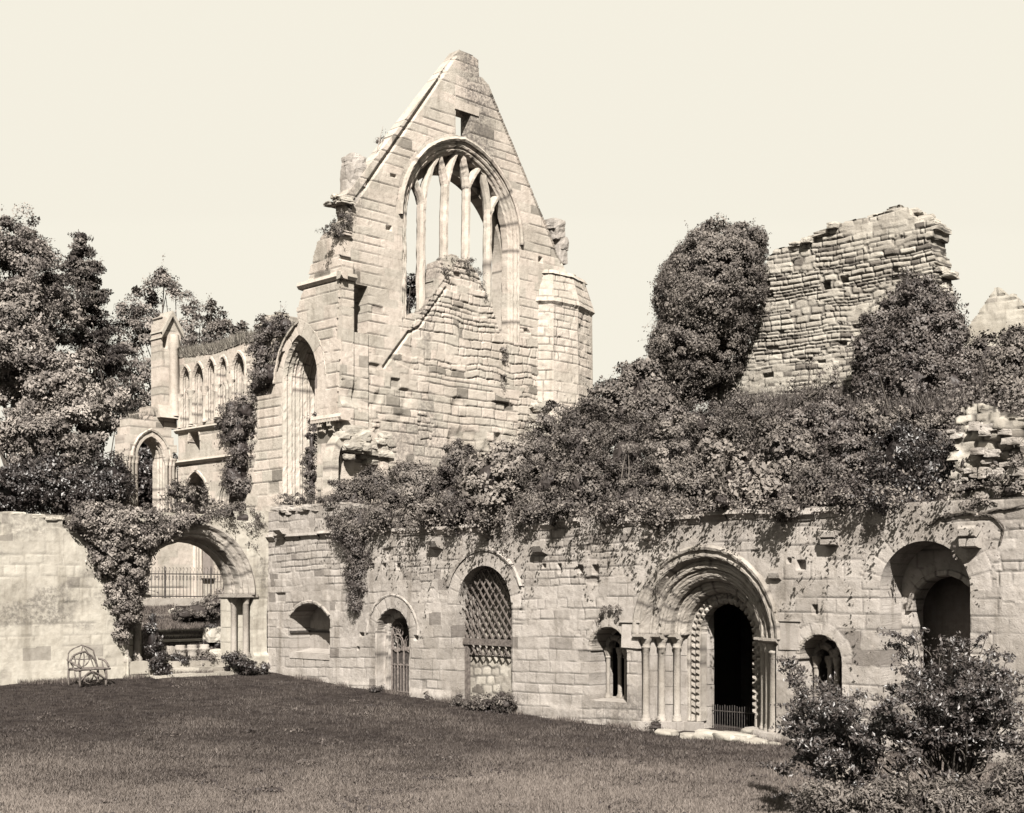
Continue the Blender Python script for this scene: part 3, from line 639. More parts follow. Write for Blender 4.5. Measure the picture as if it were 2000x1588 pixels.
sweep(mb, NF, arcpath(DC, DV, DR-.02, n=64), [(.05, .40), (-.02, .38), (-.06, .40), (-.09, .45), (-.13, .43), (-.17, .47), (-.19, .54), (-.19, .8)], .38, 103)
da = mb.build('door_arch', M['carved'], nw)
mb = MB(); x = -15.
while x < -5.6:
    l = rng.uniform(.3, .75); zc_ = float(np.interp(x, [-20, -8.6, -7.6, -6.4, -5.5], [5.5, 5.46, 5.32, 5.34, 5.6])); rock(mb, (x+l/2, YN+.2, zc_+rng.uniform(-.03, .05)), (l*.5, .22, rng.uniform(.05, .08)), int(900+x*10), boxy=.8, rough=.1); x += l
mb.build('coping', M['nave'], nw)
for s, offs in ((1, ((2.13, .14), (1.80, .36))), (-1, ((2.33, .10), (1.80, .36)))):
    for r, d in offs:
        mb = MB(); lathe(mb, DC+s*r, YN+d, [(.17, 1.0), (.17, 1.1), (.13, 1.15), (.1, 1.2), (.098, 2.0), (.1, 2.78), (.125, 2.81), (.1, 2.84), (.12, 2.9), (.17, 3.02)], 16); mb.build('column', M['carved'], nw, True)
    mb = MB(); a, b = sorted((DC+s*1.55, DC+s*2.5)); box(mb, a, b, YN-.06, YN+.9, 3.02, 3.12, j=.008); mb.build('impost', M['carved'], nw)
    mb = MB(); a, b = sorted((DC+s*1.60, DC+s*2.42))
    for z0, z1 in ((1.0, 1.5), (1.51, 2.0), (2.01, 2.55), (2.56, 3.02)): box(mb, a, b, YN+.44, YN+.85, z0, z1, j=.008)
    box(mb, *sorted((DC+s*1.62, DC+s*2.44)), YN-.07, YN+1.0, .2, .6, j=.02); box(mb, *sorted((DC+s*1.63, DC+s*2.42)), YN-.05, YN+1.0, .61, 1.0, j=.02)
    mb.build('jamb', M['nave'], nw)

# ---------------------------------------------------------------- transept: gable wall, west wall with the great arch, turret
YG = 36.8; GF = ('Y', YG); XW = 2.0; WF = ('X', XW)
tg = empty('ruined_transept', (8, YG, 2.6), 'tall roofless gable with traceried pointed window, its tallest part of the ruin against the sky', 'ruin')
g = lambda x, y: onY(x, y, YG)
WC, WV = 7.83, 16.7
sd_win = sd_arch(WC, WV, 2.98, .35, 12.9)
fill = inpoly([g(*p) for p in ((780, 640), (786, 622), (802, 620), (806, 612), (822, 612), (836, 594), (846, 566), (849, 530), (853, 512), (868, 506), (884, 497), (900, 503), (916, 512), (930, 530), (941, 552), (950, 575), (960, 590), (968, 620), (976, 650), (990, 668), (1010, 720), (780, 720))])
sl = [g(674, 384), g(893, 102)]; sr = [g(962, 184), g(1099, 515)]
def half(p, q):                               # signed distance, positive below the line
    (x0, y0), (x1, y1) = p, q; n = math.hypot(x1-x0, y1-y0)
    return lambda u, v: ((u-x0)*(y1-y0)-(v-y0)*(x1-x0))/n*(1 if x1 > x0 else -1)
hl, hr = half(*sl), half(*sr)
slit = sd_box(2.55, 3.25, 12.2, 13.9); topwin = sd_box(g(890, 200)[0], g(921, 200)[0]-.05, 20.2, 21.15)
def gcut(u, v):
    return np.minimum.reduce([sd_win(u, v), np.maximum(hl(u, v), 16.6-v), np.where(u > 8.9, hr(u, v), 9), slit(u, v), topwin(u, v)])
apex = inpoly([g(*p) for p in ((640, 1000), (640, 462), (668, 449), (672, 420), (680, 400), (600, 400), (600, 60), (893, 60), (893, 102), (915, 106), (932, 120), (938, 150), (950, 165), (950, 60), (1300, 60), (1300, 1000), (640, 1000))])
def grag(u, v): return apex(u, v)
def gcut2(u, v):
    f = fill(u+.05*vn(u*3, v*3, 1), v+.05*vn(u*3, v*3, 2)); c = gcut(u, v)
    return np.where(f & (sd_win(u, v) <= .05), .5, c)
ash = dict(ch=(.26, .46), bl=(.5, 1.3), off=.004, jd=.04, jw=.022, seed=111, warp=(.012, .4), jvar=1.4, jb=.0, jvert=.22, miss=.003, md=.05, tilt=.0)
rub = dict(ch=(.13, .36), bl=(.2, .8), off=.024, jd=.075, jw=.027, jt=.85, seed=113, warp=(.075, 1.15), jvar=1.1, jb=.0, jvert=.9, miss=.02, md=.12)
mixd = dict(ch=(.2, .42), bl=(.3, 1.0), off=.014, jd=.05, jw=.026, seed=115, warp=(.035, .7), jvar=1.2, jb=.0, jvert=.6, miss=.012, md=.09)
rub_poly = inpoly([g(*p) for p in ((858, 560), (760, 700), (800, 720), (900, 740), (1050, 760), (1060, 700), (1030, 640), (990, 640), (945, 540), (900, 498))])
low = lambda u, v: (v < 11.6-.12*(u-4)+.5*vn(u*.8, v*.5, 61)) & (u > 3.3)
rub2 = lambda u, v: (v < 9.9+.6*vn(u*.7, v*.7, 62)) & (u > 2.8) & (fbm(u*.5, v*.5, 63, 3) > -.25)
rightrub = lambda u, v: (u > 11+.3*vn(v*1.5, u*0, 65)) & (v < 13.2) & (u < 12.9)
def grelief(u, v):
    r = .16*(u < 2.55)*(v < 14.6)+.07*((u >= 2.55) & (u < 3.25) & (v < 12.2))
    r = r-.22*np.clip(fbm(u*.8, v*.8, 64, 3)-.35, 0, .6)*(v < 10.5)
    for p, q, wd, dp in (((690, 398), (889, 108), .075, .13), ((960, 186), (1097, 515), .055, .12), ((750, 716), (799, 648), .07, .12), ((801, 649), (820, 637), .06, .1), ((820, 637), (872, 562), .06, .1)):      # the chases cut for the vanished roofs
        (x0, y0), (x1, y1) = g(*p), g(*q); L2 = (x1-x0)**2+(y1-y0)**2; t = np.clip(((u-x0)*(x1-x0)+(v-y0)*(y1-y0))/L2, 0, 1)
        r = r-dp*ss((wd-np.hypot(u-x0-t*(x1-x0), v-y0-t*(y1-y0)))/.03)
    return r
masonry('gable_masonry', GF, 2., 13.9, 4.2, 23.6, .031, [(ash, None), (mixd, low), (rub, rub_poly), (rub, rub2), (rub, rightrub)], M['gable'], tg, cut=gcut2, rag=grag,
        rings=[(WC, WV, 2.98, .3, .35, .5)], T=.55, relief=grelief, seed=14, mixr=.5, stain=lambda u, v: np.clip(1.3*np.exp(-((u-8.55-.12*(21.5-v))/.75)**2)*ss((v-17.8)/2.5)+.7*ss((fbm(u*.5, v*.35, 69, 3)-.3)/.35), 0, 1), holes=[(g(1056, 507)[0], g(1056, 507)[1], .2, .2, .15), (g(768, 343)[0], g(768, 343)[1], .3, .1, .1), (g(760, 445)[0], g(760, 445)[1], .25, .16, .12)])
# window mouldings and tracery
mb = MB()
sweep(mb, GF, arcpath(WC, WV, 2.98, .35, 80, v0=12.6), [(.02, -.005), (-.03, .0), (-.06, .05), (-.12, .03), (-.17, .06), (-.2, .13), (-.26, .11), (-.31, .15), (-.34, .22), (-.40, .26), (-.43, .55)], .55, 121)
sweep(mb, GF, arcpath(WC, WV, 3.04, .35, 80, t0=.0, t1=1), [(-.03, .02), (-.04, -.07), (.03, -.12), (.11, -.08), (.13, .02)], .7, 123)
mb.build('window_moulding', M['gable'], tg)
def rear(u, v): return sd_arch(WC, WV-.25, 2.98, .35, 12.6)(u, v)
yt = YG+.34; tw = .15
def bar(name, pts, w_=.15, n=20):
    P = np.array([onY(x, y, yt) for x, y in pts]); c = curve(np.c_[P, np.zeros(len(P))], n)[:, :2]
    d = np.gradient(c, axis=0); d /= np.linalg.norm(d, axis=1, keepdims=True); q = MB()
    sweep(q, ('Y', yt), np.c_[c, d[:, 1], -d[:, 0]], [(-w_, .12), (-w_*.9, -.02), (-w_*.35, -.12), (w_*.35, -.12), (w_*.9, -.02), (w_, .12), (w_*.4, .26), (-w_*.4, .26), (-w_, .12)], .8, int(pts[0][0]))
    return q.build(name, M['gable'], tg)
bar('mullion', [(823, 640), (824, 520), (825, 440), (825, 400)], .16)
bar('mullion', [(869, 520), (869, 440), (871, 380), (872, 352)], .15)
bar('mullion', [(911, 520), (912, 440), (913, 380), (913, 360)], .15)
bar('mullion', [(955, 600), (954, 500), (955, 440), (955, 410)], .16)
for pts in (((826, 410), (822, 385), (813, 362), (806, 345)), ((826, 410), (830, 370), (842, 330), (857, 302), (872, 288)), ((871, 362), (866, 335), (858, 308), (852, 292)), ((872, 360), (880, 325), (890, 300), (900, 285)),
            ((912, 368), (909, 335), (903, 305), (897, 284)), ((913, 368), (921, 350), (930, 335), (938, 325)), ((955, 420), (952, 385), (945, 350), (938, 322), (925, 302)), ((955, 420), (961, 403), (969, 388), (977, 380)), ((972, 372), (984, 395), (990, 425))):
    bar('tracery_bar', pts, .13)
# inner wall face: a second skin whose lower pointed opening makes the dark soffit behind the tracery
masonry('rear_arch', ('Y', YG+.75), 3.4, 12.4, 11.5, 20.2, .07, [(dict(ash, seed=131), None)], M['gable'], tg, cut=lambda u, v: np.minimum(sd_arch(WC, WV-.7, 2.75, .3, 12.9)(u, v), np.minimum(hl(u, v)-.3, hr(u, v)-.3)), T=.55, seed=17)
# lintel of the top window, drip course of the vanished roof, raking weathering
mb = MB(); a = g(889, 200); box(mb, a[0]-.05, g(931, 200)[0]+.1, YG-.06, YG+.53, 21.15, 21.5, j=.02); mb.build('lintel', M['gable'], tg)
mb = MB()
def rake(p, q, w_=.12, d=.1):
    (x0, y0), (x1, y1) = g(*p), g(*q); n = max(2, int(math.hypot(x1-x0, y1-y0)/.3)); t = np.linspace(0, 1, n); L_ = math.hypot(x1-x0, y1-y0)
    nu_, nv_ = -(y1-y0)/L_, (x1-x0)/L_
    if nv_ < 0: nu_, nv_ = -nu_, -nv_
    sweep(mb, GF, np.c_[x0+t*(x1-x0), y0+t*(y1-y0), np.full(n, nu_), np.full(n, nv_)], [(-w_*.4, .03), (-w_*.4, -d*.5), (0, -d), (w_*.6, -d*.6), (w_, .03)], .9, int(p[0]))
def spire(name, pts, w_, seed):                # broken pinnacle stump
    q = MB()
    for i, (x, y, hw, hh) in enumerate(pts): X, Z = onY(x, y, YG+.4); rock(q, (X, YG+.4, Z), (hw, .36, hh), seed+i, boxy=.7, rough=.12)
    return q.build(name, M['range'], tg)
spire('pinnacle', [(688, 405, .36, .35), (687, 375, .33, .4), (688, 345, .30, .38), (691, 322, .32, .24), (688, 314, .26, .18)], .5, 500)
spire('pinnacle', [(1090, 500, .3, .4), (1091, 478, .25, .3), (1085, 458, .28, .28), (1083, 440, .34, .22)], .5, 520)
# west wall with the great arch of the aisle
gw = lambda x, y: onX(x, y, XW)
AC, AV = 39.06, 10.75
sd_ga = sd_arch(AC, AV, 1.06, .65, 2.)
wrag = inpoly([gw(*p) for p in ((664, 1010), (664, 452), (668, 449), (640, 452), (629, 458), (622, 466), (618, 485), (611, 500), (608, 525), (601, 545), (598, 560), (590, 575), (586, 592), (583, 606), (588, 630), (580, 648), (566, 664), (551, 694), (541, 726), (533, 764), (530, 770), (503, 775), (505, 790), (507, 830), (500, 870), (497, 905), (491, 950), (478, 985), (478, 1010))])
masonry('west_masonry', WF, YG-.16, 43.4, 4.2, 17.6, .032, [(dict(ash, seed=141, ch=(.3, .5)), None)], M['gable'], tg, cut=sd_ga, rag=lambda u, v: wrag(u+.14*vn(np.floor(v/.36)*1.7, u*0, 8)-.04, v), rings=[(AC, AV, 1.06, .5, .65, .5)], T=.45, seed=19, mixr=1., relief=lambda u, v: .05*((v < 14.2) & (u < 39.5)))
mb = MB()
for k, (r, d) in enumerate(((1.06, .0), (1.02, .32), (.98, .62), (.94, .92))):
    sweep(mb, WF, arcpath(AC, AV, r, .65, 64, v0=4.), [(.02, d-.005), (-.02, d+.0), (-.06, d+.07), (-.09, d+.12), (-.06, d+.18), (-.085, d+.25), (-.12, d+.30), (-.12, d+.34)], .5, 151+k)
sweep(mb, WF, arcpath(AC, AV, 1.53, .65, 64), [(-.03, .02), (-.03, -.04), (.03, -.06), (.06, -.02), (.06, .25), (-.05, .3)], .6, 157)
mb.build('great_arch', M['gable'], tg)
mb = MB(); z = gw(620, 605)[1]
for a, b in ((gw(583, 600), gw(655, 600)),): extr(mb, WF, [(-.16, 14.02), (-.13, 14.14), (.1, 14.2), (.1, 13.9), (-.08, 13.92)], YG-.34, a[0]-.1)
extr(mb, ('Y', YG-.16), [(-.16, 14.02), (-.13, 14.14), (.1, 14.2), (.1, 13.9), (-.08, 13.92)], XW-.16, 2.55)
mb.build('string_course', M['gable'], tg)
for k in range(6):
    q = MB(); rock(q, (XW+.25, gw(650, 455)[0]+rng.uniform(-.45, .35), 16.62+.05*k), (.3, .16, .06), 540+k, boxy=.8); q.build('loose_stone', M['rubble'], tg)
# corbel table and broken vault springing at the foot of the corner
zc = gw(640, 826)[1]; mb = MB()
extr(mb, WF, [(-.34, zc+.10), (-.3, zc+.22), (.1, zc+.25), (.1, zc-.02), (-.28, zc)], YG-.5, 38.0)
for y in (36.9, 37.45): extr(mb, WF, [(-.3, zc), (-.3, zc-.16), (-.2, zc-.2), (-.22, zc-.3), (.0, zc-.42), (.1, zc)], y, y+.22)
for y in np.arange(36.45, 38., .16): box(mb, XW-.36, XW-.28, y, y+.08, zc-.02, zc+.07)
mb.build('corbel_table', M['gable'], tg)
mb = MB()
bc, bv = onY(698, 905, YG-.3); 
sweep(mb, ('Y', YG-.3), arcpath(bc, bv, .95, 0, 40, v0=5.4, t0=.0, t1=1), [(-.02, .3), (-.03, -.12), (.02, -.2), (.28, -.2), (.3, -.1), (.3, .3)], .34, 161)
mb.build('broken_arch', M['gable'], tg)
mb = MB()
for k in range(46):
    x = rng.uniform(668, 742); y = rng.uniform(835, 905)*.6+rng.uniform(825, 900)*.4
    X, Z = onY(x, y, YG-.3+rng.uniform(-.15, .2)); s_ = rng.uniform(.12, .3); rock(mb, (X, YG-.3+rng.uniform(-.2, .25), Z), (s_*1.3, s_, s_*.7), 600+k, boxy=.6)
mb.build('broken_core', M['rubble'], tg); mb = MB()
for k in range(40):
    x = rng.uniform(1040, 1120); y = rng.uniform(790, 850); X, Z = onY(x, y, YG-.1); s_ = rng.uniform(.12, .32); rock(mb, (X, YG-rng.uniform(-.1, .35), Z), (s_*1.4, s_, s_*.6), 660+k, boxy=.65)
mb.build('broken_core', M['rubble'], tg)
# octagonal stair turret
tb = bpy.data.objects.new('turret', None); COL.objects.link(tb); tb.parent = tg
TX, TY = 13.66, 36.95
TP = [(11.80, 36.86), (12.27, 36.35), (13.63, 36.28), (15.08, 36.80), (15.12, 38.3)]; TC = np.array((13.3, 37.6))
def octa(z0, z1, r0, r1, lay, name, cell=.032):     # the faces of the polygonal buttress turret
    for k in range(4):
        q = MB(); p0, p1 = np.array(TP[k]), np.array(TP[k+1]); Ls = np.linalg.norm(p1-p0)
        nu, nv = max(2, int(Ls/cell)), max(2, int((z1-z0)/cell)); U, V = np.meshgrid(np.linspace(0, 1, nu+1), np.linspace(0, 1, nv+1))
        uu = U*Ls+k*3.1; vv = z0+V*(z1-z0); idd, du, dv, cu, cv = layout(uu, vv, lay); d = np.minimum(du, dv)
        jj = ss(np.clip(1-d/lay['jw'], 0, 1)*1.3)*ss(.9+1.2*fbm(uu*.9, vv*2, 5, 3)); h = lay['off']*(rid(idd, 31)*2-1)-lay['jd']*jj+.01*fbm(uu*5, vv*5, 4, 3)-.12*np.clip(fbm(uu*1.1, vv*1.1, 6, 3)-.4, 0, .5)
        nrm = np.array((p1-p0)[::-1])*(1, -1)/Ls; rr = lerp(r0, r1, V); e = np.minimum(1, 8*np.minimum(U, 1-U))
        XY = TC+(p0*(1-U[..., None])+p1*U[..., None]-TC)*rr[..., None]+nrm*(h*e)[..., None]
        I_ = np.arange(U.size).reshape(U.shape)
        q.add(np.dstack([XY[..., 0], XY[..., 1], vv]), np.stack([I_[:-1, :-1], I_[:-1, 1:], I_[1:, 1:], I_[1:, :-1]], -1).reshape(-1, 4), tone=np.stack([.2+.6*rid(idd, 51), jj, rid(idd, 63)*.96, np.ones(U.shape)], -1).reshape(-1, 4))
        octs.setdefault(name, []).append(q)
octs = {}
tl = dict(mixd, seed=171, ch=(.24, .42), bl=(.35, .9), off=.01, jd=.045)
zt = lambda y: CZ+(HZ-y)/F*54.
octa(6., zt(603), 1.05, 1.0, tl, 'turret_wall'); octa(zt(604), zt(598), 1.0, 1.07, tl, 'turret_cap'); octa(zt(598), zt(541), 1.065, .84, dict(tl, seed=173, bl=(.5, 1.)), 'turret_cap'); octa(zt(542), zt(534), .90, .82, tl, 'turret_cap')
for nm, qs in octs.items():
    mb = MB()
    for q in qs:
        for V, Q, C in zip(q.V, q.Q, q.C): mb.add(V, Q, tone=C)
    mb.build(nm, M['gable'], tb, True)
mb = MB()
for k in range(14): rock(mb, (rng.uniform(12.4, 14.6), rng.uniform(36.7, 37.6), zt(536)+rng.uniform(-.02, .05)), (.28, .24, .06), 700+k, boxy=.8)
box(mb, 12.5, 14.6, 36.75, 38.2, 6, zt(540)); mb.build('turret_core', M['rubble'], tb)
# dark inner wall of the transept seen through the great arch
masonry('inner_wall', ('X', 8.0), 37.9, 47.4, 2.4, 11.8, .1, [(dict(ash, seed=181), None)], M['gable'], tg, T=.5, seed=23)

# ---------------------------------------------------------------- far church: arcade, clerestory and turret stump
fc = empty('arcade_ruin', (7, 56, 2.6), 'far broken arcade of pointed arches with small lancets above, left of the gable', 'ruin')
YC = 57.3; CF = ('Y', YC); h_ = lambda x, y: onY(x, y, YC)
ac, av = 6.62, 9.55
cr = inpoly([h_(*p) for p in ((190, 1060), (190, 868), (231, 862), (233, 850), (240, 845), (236, 828), (246, 818), (262, 812), (286, 812), (300, 800), (345, 806), (350, 1060))])
masonry('arch_wall', CF, 3.9, 8.0, 2.5, 13., .06, [(dict(faint, seed=201, jb=0), None)], M['gable'], fc, cut=lambda u, v: np.minimum(sd_arch(ac, av, .72, .35, 2.)(u, v), u-h_(243, 900)[0]+.1*(v > 10.6)), rag=cr, rings=[(ac, av, .72, .3, .35, .4)], T=.9, seed=31)
mb = MB()
sweep(mb, CF, arcpath(ac, av, .98, .4, 48), [(-.05, .02), (-.05, -.06), (.03, -.1), (.08, .02)], .5, 205)
sweep(mb, CF, arcpath(ac, av, .72, .35, 48, v0=2.6), [(.0, -.01), (-.05, .1), (-.03, .2), (-.09, .3), (-.06, .42), (-.12, .5), (-.14, .9)], .5, 207)
mb.build('arch_moulding', M['gable'], fc)
for xs in ((245, 251, 258, 265), (324, 331, 337)):
    mb = MB()
    for x in xs: X = h_(x, 900)[0]; lathe(mb, X, YC-.06, [(.1, 2.6), (.085, 3.), (.085, 9.2), (.11, 9.24), (.09, 9.28), (.15, 9.46), (.17, 9.5), (.17, 9.56)], 10)
    mb.build('column_cluster', M['gable'], fc, True)
XC = 8.0; UF = ('X', XC); k_ = lambda x, y: onX(x, y, XC)
cuts = []
lan = ((355, 371, 716, 836), (378, 398, 709, 828), (404, 420, 701, 822), (428, 443, 697, 815), (455, 478, 688, 808))
for x0, x1, ya, yb in lan:
    y0, y1 = k_(x0, 770)[0], k_(x1, 770)[0]; c = (y0+y1)/2; r = (y0-y1)/2; za = k_((x0+x1)/2, ya)[1]; cuts.append((c, za-r*1.75, r, r*.9, k_((x0+x1)/2, yb)[1]))
cuts.append((55.65, 7.15, 1.22, .55, 2.)); cuts.append((52.5, 7.15, 1.25, .55, 2.))
nz = k_(380, 868)[0]; cuts.append((nz, k_(380, 862)[1], .48, .3, k_(380, 888)[1]))
ccut = lambda u, v: np.minimum.reduce([sd_arch(*c)(u, v) for c in cuts])
crag = inpoly([k_(*p) for p in ((340, 1060), (340, 700), (356, 692), (380, 690), (420, 684), (455, 672), (478, 662), (490, 668), (500, 650), (508, 622), (516, 612), (548, 610), (560, 622), (574, 640), (582, 660), (582, 1060))])
masonry('clerestory_wall', UF, 47.3, 57.2, 2.5, 16.2, .055, [(dict(ash, seed=211, ch=(.3, .45)), None), (dict(rub, seed=213), lambda u, v: (u < 51.6) & (v > 10))], M['gable'], fc, cut=ccut, rag=crag, T=.6, seed=37)
mb = MB()
for (c, vs, r, e, sill), dd in zip(cuts, [.5]*5+[.6, .6, .3]):
    if dd == .3: sweep(mb, UF, arcpath(c, vs, r, e, 30), [(.1, .02), (.08, -.06), (-.02, -.04), (-.05, .1), (-.05, .3)], .4, 217); continue
    sweep(mb, UF, arcpath(c, vs, r, e, 40, v0=max(sill, 3)), [(.16, .0), (.13, -.06), (.03, -.06), (.0, .0), (-.03, .05), (.0, .1), (-.02, .16), (-.0, .24), (-.03, .3), (-.03, .45)], .5, 219)
mb.build('arch_moulding', M['gable'], fc)
for x0, x1, ya, yb in lan:
    z1 = k_(x0, ya+60)[1]; z0 = k_(x0, yb)[1]
    for x in (x0-3, x1+3): mb = MB(); u = k_(x, 770)[0]; lathe(mb, XC-.03, u, [(.14, z0), (.1, z0+.15), (.1, z1-.2), (.13, z1-.16), (.1, z1-.12), (.19, z1+.08), (.2, z1+.16)], 10); mb.build('lancet_shaft', M['gable'], fc, True)
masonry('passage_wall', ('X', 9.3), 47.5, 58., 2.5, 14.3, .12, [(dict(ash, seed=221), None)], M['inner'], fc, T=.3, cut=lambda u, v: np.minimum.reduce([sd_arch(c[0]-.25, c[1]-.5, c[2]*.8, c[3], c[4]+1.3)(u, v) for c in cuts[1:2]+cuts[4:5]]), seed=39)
mb = MB()
for p, q in (((345, 844), (480, 823)), ((345, 906), (490, 887))):
    (u0, z0), (u1, z1) = k_(*p), k_(*q); zz = (z0+z1)/2; extr(mb, UF, [(-.18, zz+.02), (-.14, zz+.1), (.1, zz+.14), (.1, zz-.12), (-.08, zz-.1)], u1, u0-.02)
mb.build('string_course', M['gable'], fc)
for i, (x0, x1, ytop, ybot, dy) in enumerate(((296, 352, 640, 800, 0),)):
    tq = bpy.data.objects.new('turret', None); COL.objects.link(tq); tq.parent = fc
    p0 = h_(313, 800)[0]; p1 = h_(352, 800)[0]; zb, zt2 = h_(320, 812)[1], h_(320, 640)[1]
    masonry('turret_wall', ('Y', YC-.05), p0, p1, zb, zt2+.6, .06, [(dict(faint, seed=231, jb=0), None)], M['gable'], tq, rag=lambda u, v: v < zt2+.55-.5*np.abs(u-(p0+p1)/2)/((p1-p0)/2), T=.9, seed=41, holes=[(h_(322, 668)[0], h_(322, 668)[1], .22, .5, .4)])
    mb = MB(); xa, xb = p0, p1
    V = [(xa-.05, YC-.25, zt2-.25), (xb+.05, YC-.25, zt2-.1), ((xa+xb)/2, YC-.25, zt2+.85), (xa-.05, YC+.9, zt2-.25), (xb+.05, YC+.9, zt2-.1), ((xa+xb)/2, YC+.9, zt2+.85)]
    V2 = [(x, y, z-.28) for x, y, z in V]; mb.add(V+V2, [(0, 2, 5, 3), (2, 1, 4, 5), (0, 2, 8, 6), (2, 1, 7, 8), (6, 8, 11, 9), (8, 7, 10, 11)]); mb.build('turret_roof', M['rubble'], tq)
    mb = MB(); X = h_(338, 720)[0]; lathe(mb, X, YC-.1, [(.3, zb), (.25, zb+.5), (.24, zt2-1.0), (.3, zt2-.9), (.22, zt2-.3)], 12); mb.build('turret_shaft', M['gable'], tq, True)
    mb = MB(); extr(mb, CF, [(-.35, zb-.12), (-.1, zb+.5), (.3, zb+.5), (.3, zb-.12)], p0-.18, p1-.05); mb.build('turret_base', M['gable'], tq)
# wall and pier seen through the processional doorway
vw = empty('vestry_wall', (-4, 50, 2.6), 'sunlit ashlar wall and clustered shafts behind the railing inside the left doorway', 'wall')
v_ = lambda x, y: onY(x, y, 50.)
masonry('masonry', ('Y', 50.), -12., v_(379, 1100)[0], 2.3, 6.2, .05, [(dict(ash, seed=241), None)], M['gable'], vw, T=.8, seed=43)
mb = MB()
for x in (380, 385, 391): X = v_(x, 1100)[0]; lathe(mb, X, 50.0, [(.16, 2.3), (.1, 2.6), (.095, 6.2)], 10)
mb.build('shaft_cluster', M['gable'], vw, True)
masonry('pier', ('Y', 49.4), v_(417, 1100)[0], v_(441, 1100)[0], 2.3, 5.1, .05, [(dict(mixd, seed=243), None)], M['gable'], vw, rag=lambda u, v: v < 4.7+.3*vn(u*2, v*0, 5), T=.6, seed=45)
mb = MB(); box(mb, v_(390, 1100)[0], v_(420, 1100)[0], 49.8, 50.6, 3.75, 3.9); box(mb, v_(392, 1100)[0], v_(418, 1100)[0], 50.0, 50.5, 2.3, 3.75, (.1, 0, .2, 1)); box(mb, v_(395, 1100)[0], v_(397, 1100)[0], 50., 50.2, 3.9, 5.2); mb.build('ledge', M['gable'], vw)
mb = MB(); box(mb, v_(379, 1100)[0], v_(480, 1100)[0], 52.5, 53, 2.3, 6.3); mb.build('backing_wall', M['inner'], vw)
# ---------------------------------------------------------------- ruins above the range on the right
XR = 8.0; RF = ('X', XR); r_ = lambda x, y: onX(x, y, XR)
rw = empty('ruined_stump', (XR, 20, 8.6), 'tall broken rubble wall of thin layered stones rising behind the wall top bushes', 'ruin')
rpoly = inpoly([r_(*p) for p in ((1370, 800), (1385, 768), (1405, 745), (1425, 720), (1450, 690), (1468, 655), (1480, 620), (1488, 560), (1492, 510), (1510, 492), (1540, 478), (1580, 462), (1625, 440), (1665, 425), (1700, 415), (1740, 404), (1765, 408), (1790, 418), (1815, 436), (1824, 455), (1826, 500), (1826, 560), (1830, 640), (1832, 800))])
thin = dict(ch=(.07, .18), bl=(.14, .6), off=.018, jd=.075, jw=.026, seed=301, warp=(.05, .9), jvar=1.1, jb=.15, jvert=.95, miss=.03, md=.15, tilt=-.02)
big_ = dict(vor=(.42, .22), ch=(.2, .42), bl=(.25, .7), off=.018, jd=.075, jw=.028, seed=303, warp=(.05, .9), jvar=.7, jb=.3, miss=.02, md=.2)
masonry('masonry', RF, 16.2, 28.2, 7.6, 14.6, .028, [(thin, None), (big_, lambda u, v: fbm(u*1.0, v*1.3, 305, 2) > .42), (dict(thin, seed=309, jd=.05, off=.02, jb=-.1), lambda u, v: v < 10.4+.7*fbm(u*.6, v*.6, 310, 3))], M['rubble'], rw, rag=lambda u, v: rpoly(u+.12*vn(v*3, u*0, 1), v+.1*vn(u*2, v*0, 9)), T=.9, seed=51, mixr=.7, rimj=.05,
        relief=lambda u, v: .06*fbm(u*.35, v*.35, 307, 2)-.25*ss((12-v)/4.)*ss((u-22)/3), holes=[(r_(1612, 556)[0], r_(1612, 556)[1], .28, .22, .4), (r_(1648, 545)[0], r_(1648, 545)[1], .26, .2, .4), (r_(1500, 575)[0], r_(1500, 575)[1], .3, .2, .4), (r_(1685, 625)[0], r_(1685, 625)[1], .22, .2, .4)])
mb = MB()
top = [(1500, 493), (1540, 478), (1580, 462), (1625, 440), (1665, 425), (1700, 415), (1740, 404), (1765, 408), (1790, 418), (1815, 436)]
for k in range(26):
    s_ = rng.random()*(len(top)-1); i = int(s_); f = s_-i; x = lerp(top[i][0], top[i+1][0], f); y = lerp(top[i][1], top[i+1][1], f)
    Y, Z = r_(x, y); rock(mb, (XR+rng.uniform(-.05, .8), Y, Z-.05+rng.uniform(-.08, .06)), (rng.uniform(.15, .28), rng.uniform(.12, .3), rng.uniform(.06, .1)), 800+k, boxy=.75, rough=.12)
for k in range(10):
    y = rng.uniform(520, 640); Y, Z = r_(1826, y); rock(mb, (XR+rng.uniform(.1, .8), Y-.02+rng.uniform(-.12, .2), Z), (.22, rng.uniform(.1, .22), rng.uniform(.04, .1)), 860+k, boxy=.7)
mb.build('loose_stones', M['rubble'], rw)
# broken wall end standing on the range
bw_ = empty('broken_wall', (.6, 12.5, 5.1), 'broken stub of rubble masonry with jutting blocks standing on the wall top at the right edge', 'ruin')
b_ = lambda x, y: onX(x, y, .35)
bpoly = inpoly([b_(*p) for p in ((1852, 1010), (1856, 960), (1862, 900), (1858, 860), (1862, 800), (1880, 792), (1905, 790), (1915, 806), (1935, 812), (1960, 808), (2010, 822), (2120, 830), (2120, 1010))])
masonry('masonry', ('X', .35), 9., 15.2, 5.02, 7.6, .036, [(dict(rub, seed=311, vor=(.4, .2), off=.05, miss=.05, md=.18), None)], M['rubble'], bw_, rag=lambda u, v: bpoly(u, v), T=1.2, seed=53, mixr=.3, rimj=.06, relief=lambda u, v: .25*fbm(u*.8, v*.9, 313, 3))
mb = MB()
for k in range(40):
    x = rng.uniform(1860, 2010); y = rng.uniform(800, 1000); Y, Z = b_(x, y); s_ = rng.uniform(.05, .12); rock(mb, (.36-rng.uniform(0, .1), Y, Z), (s_, s_*1.5, s_*.7), 900+k, boxy=.75)
mb.build('jutting_blocks', M['range'], bw_)
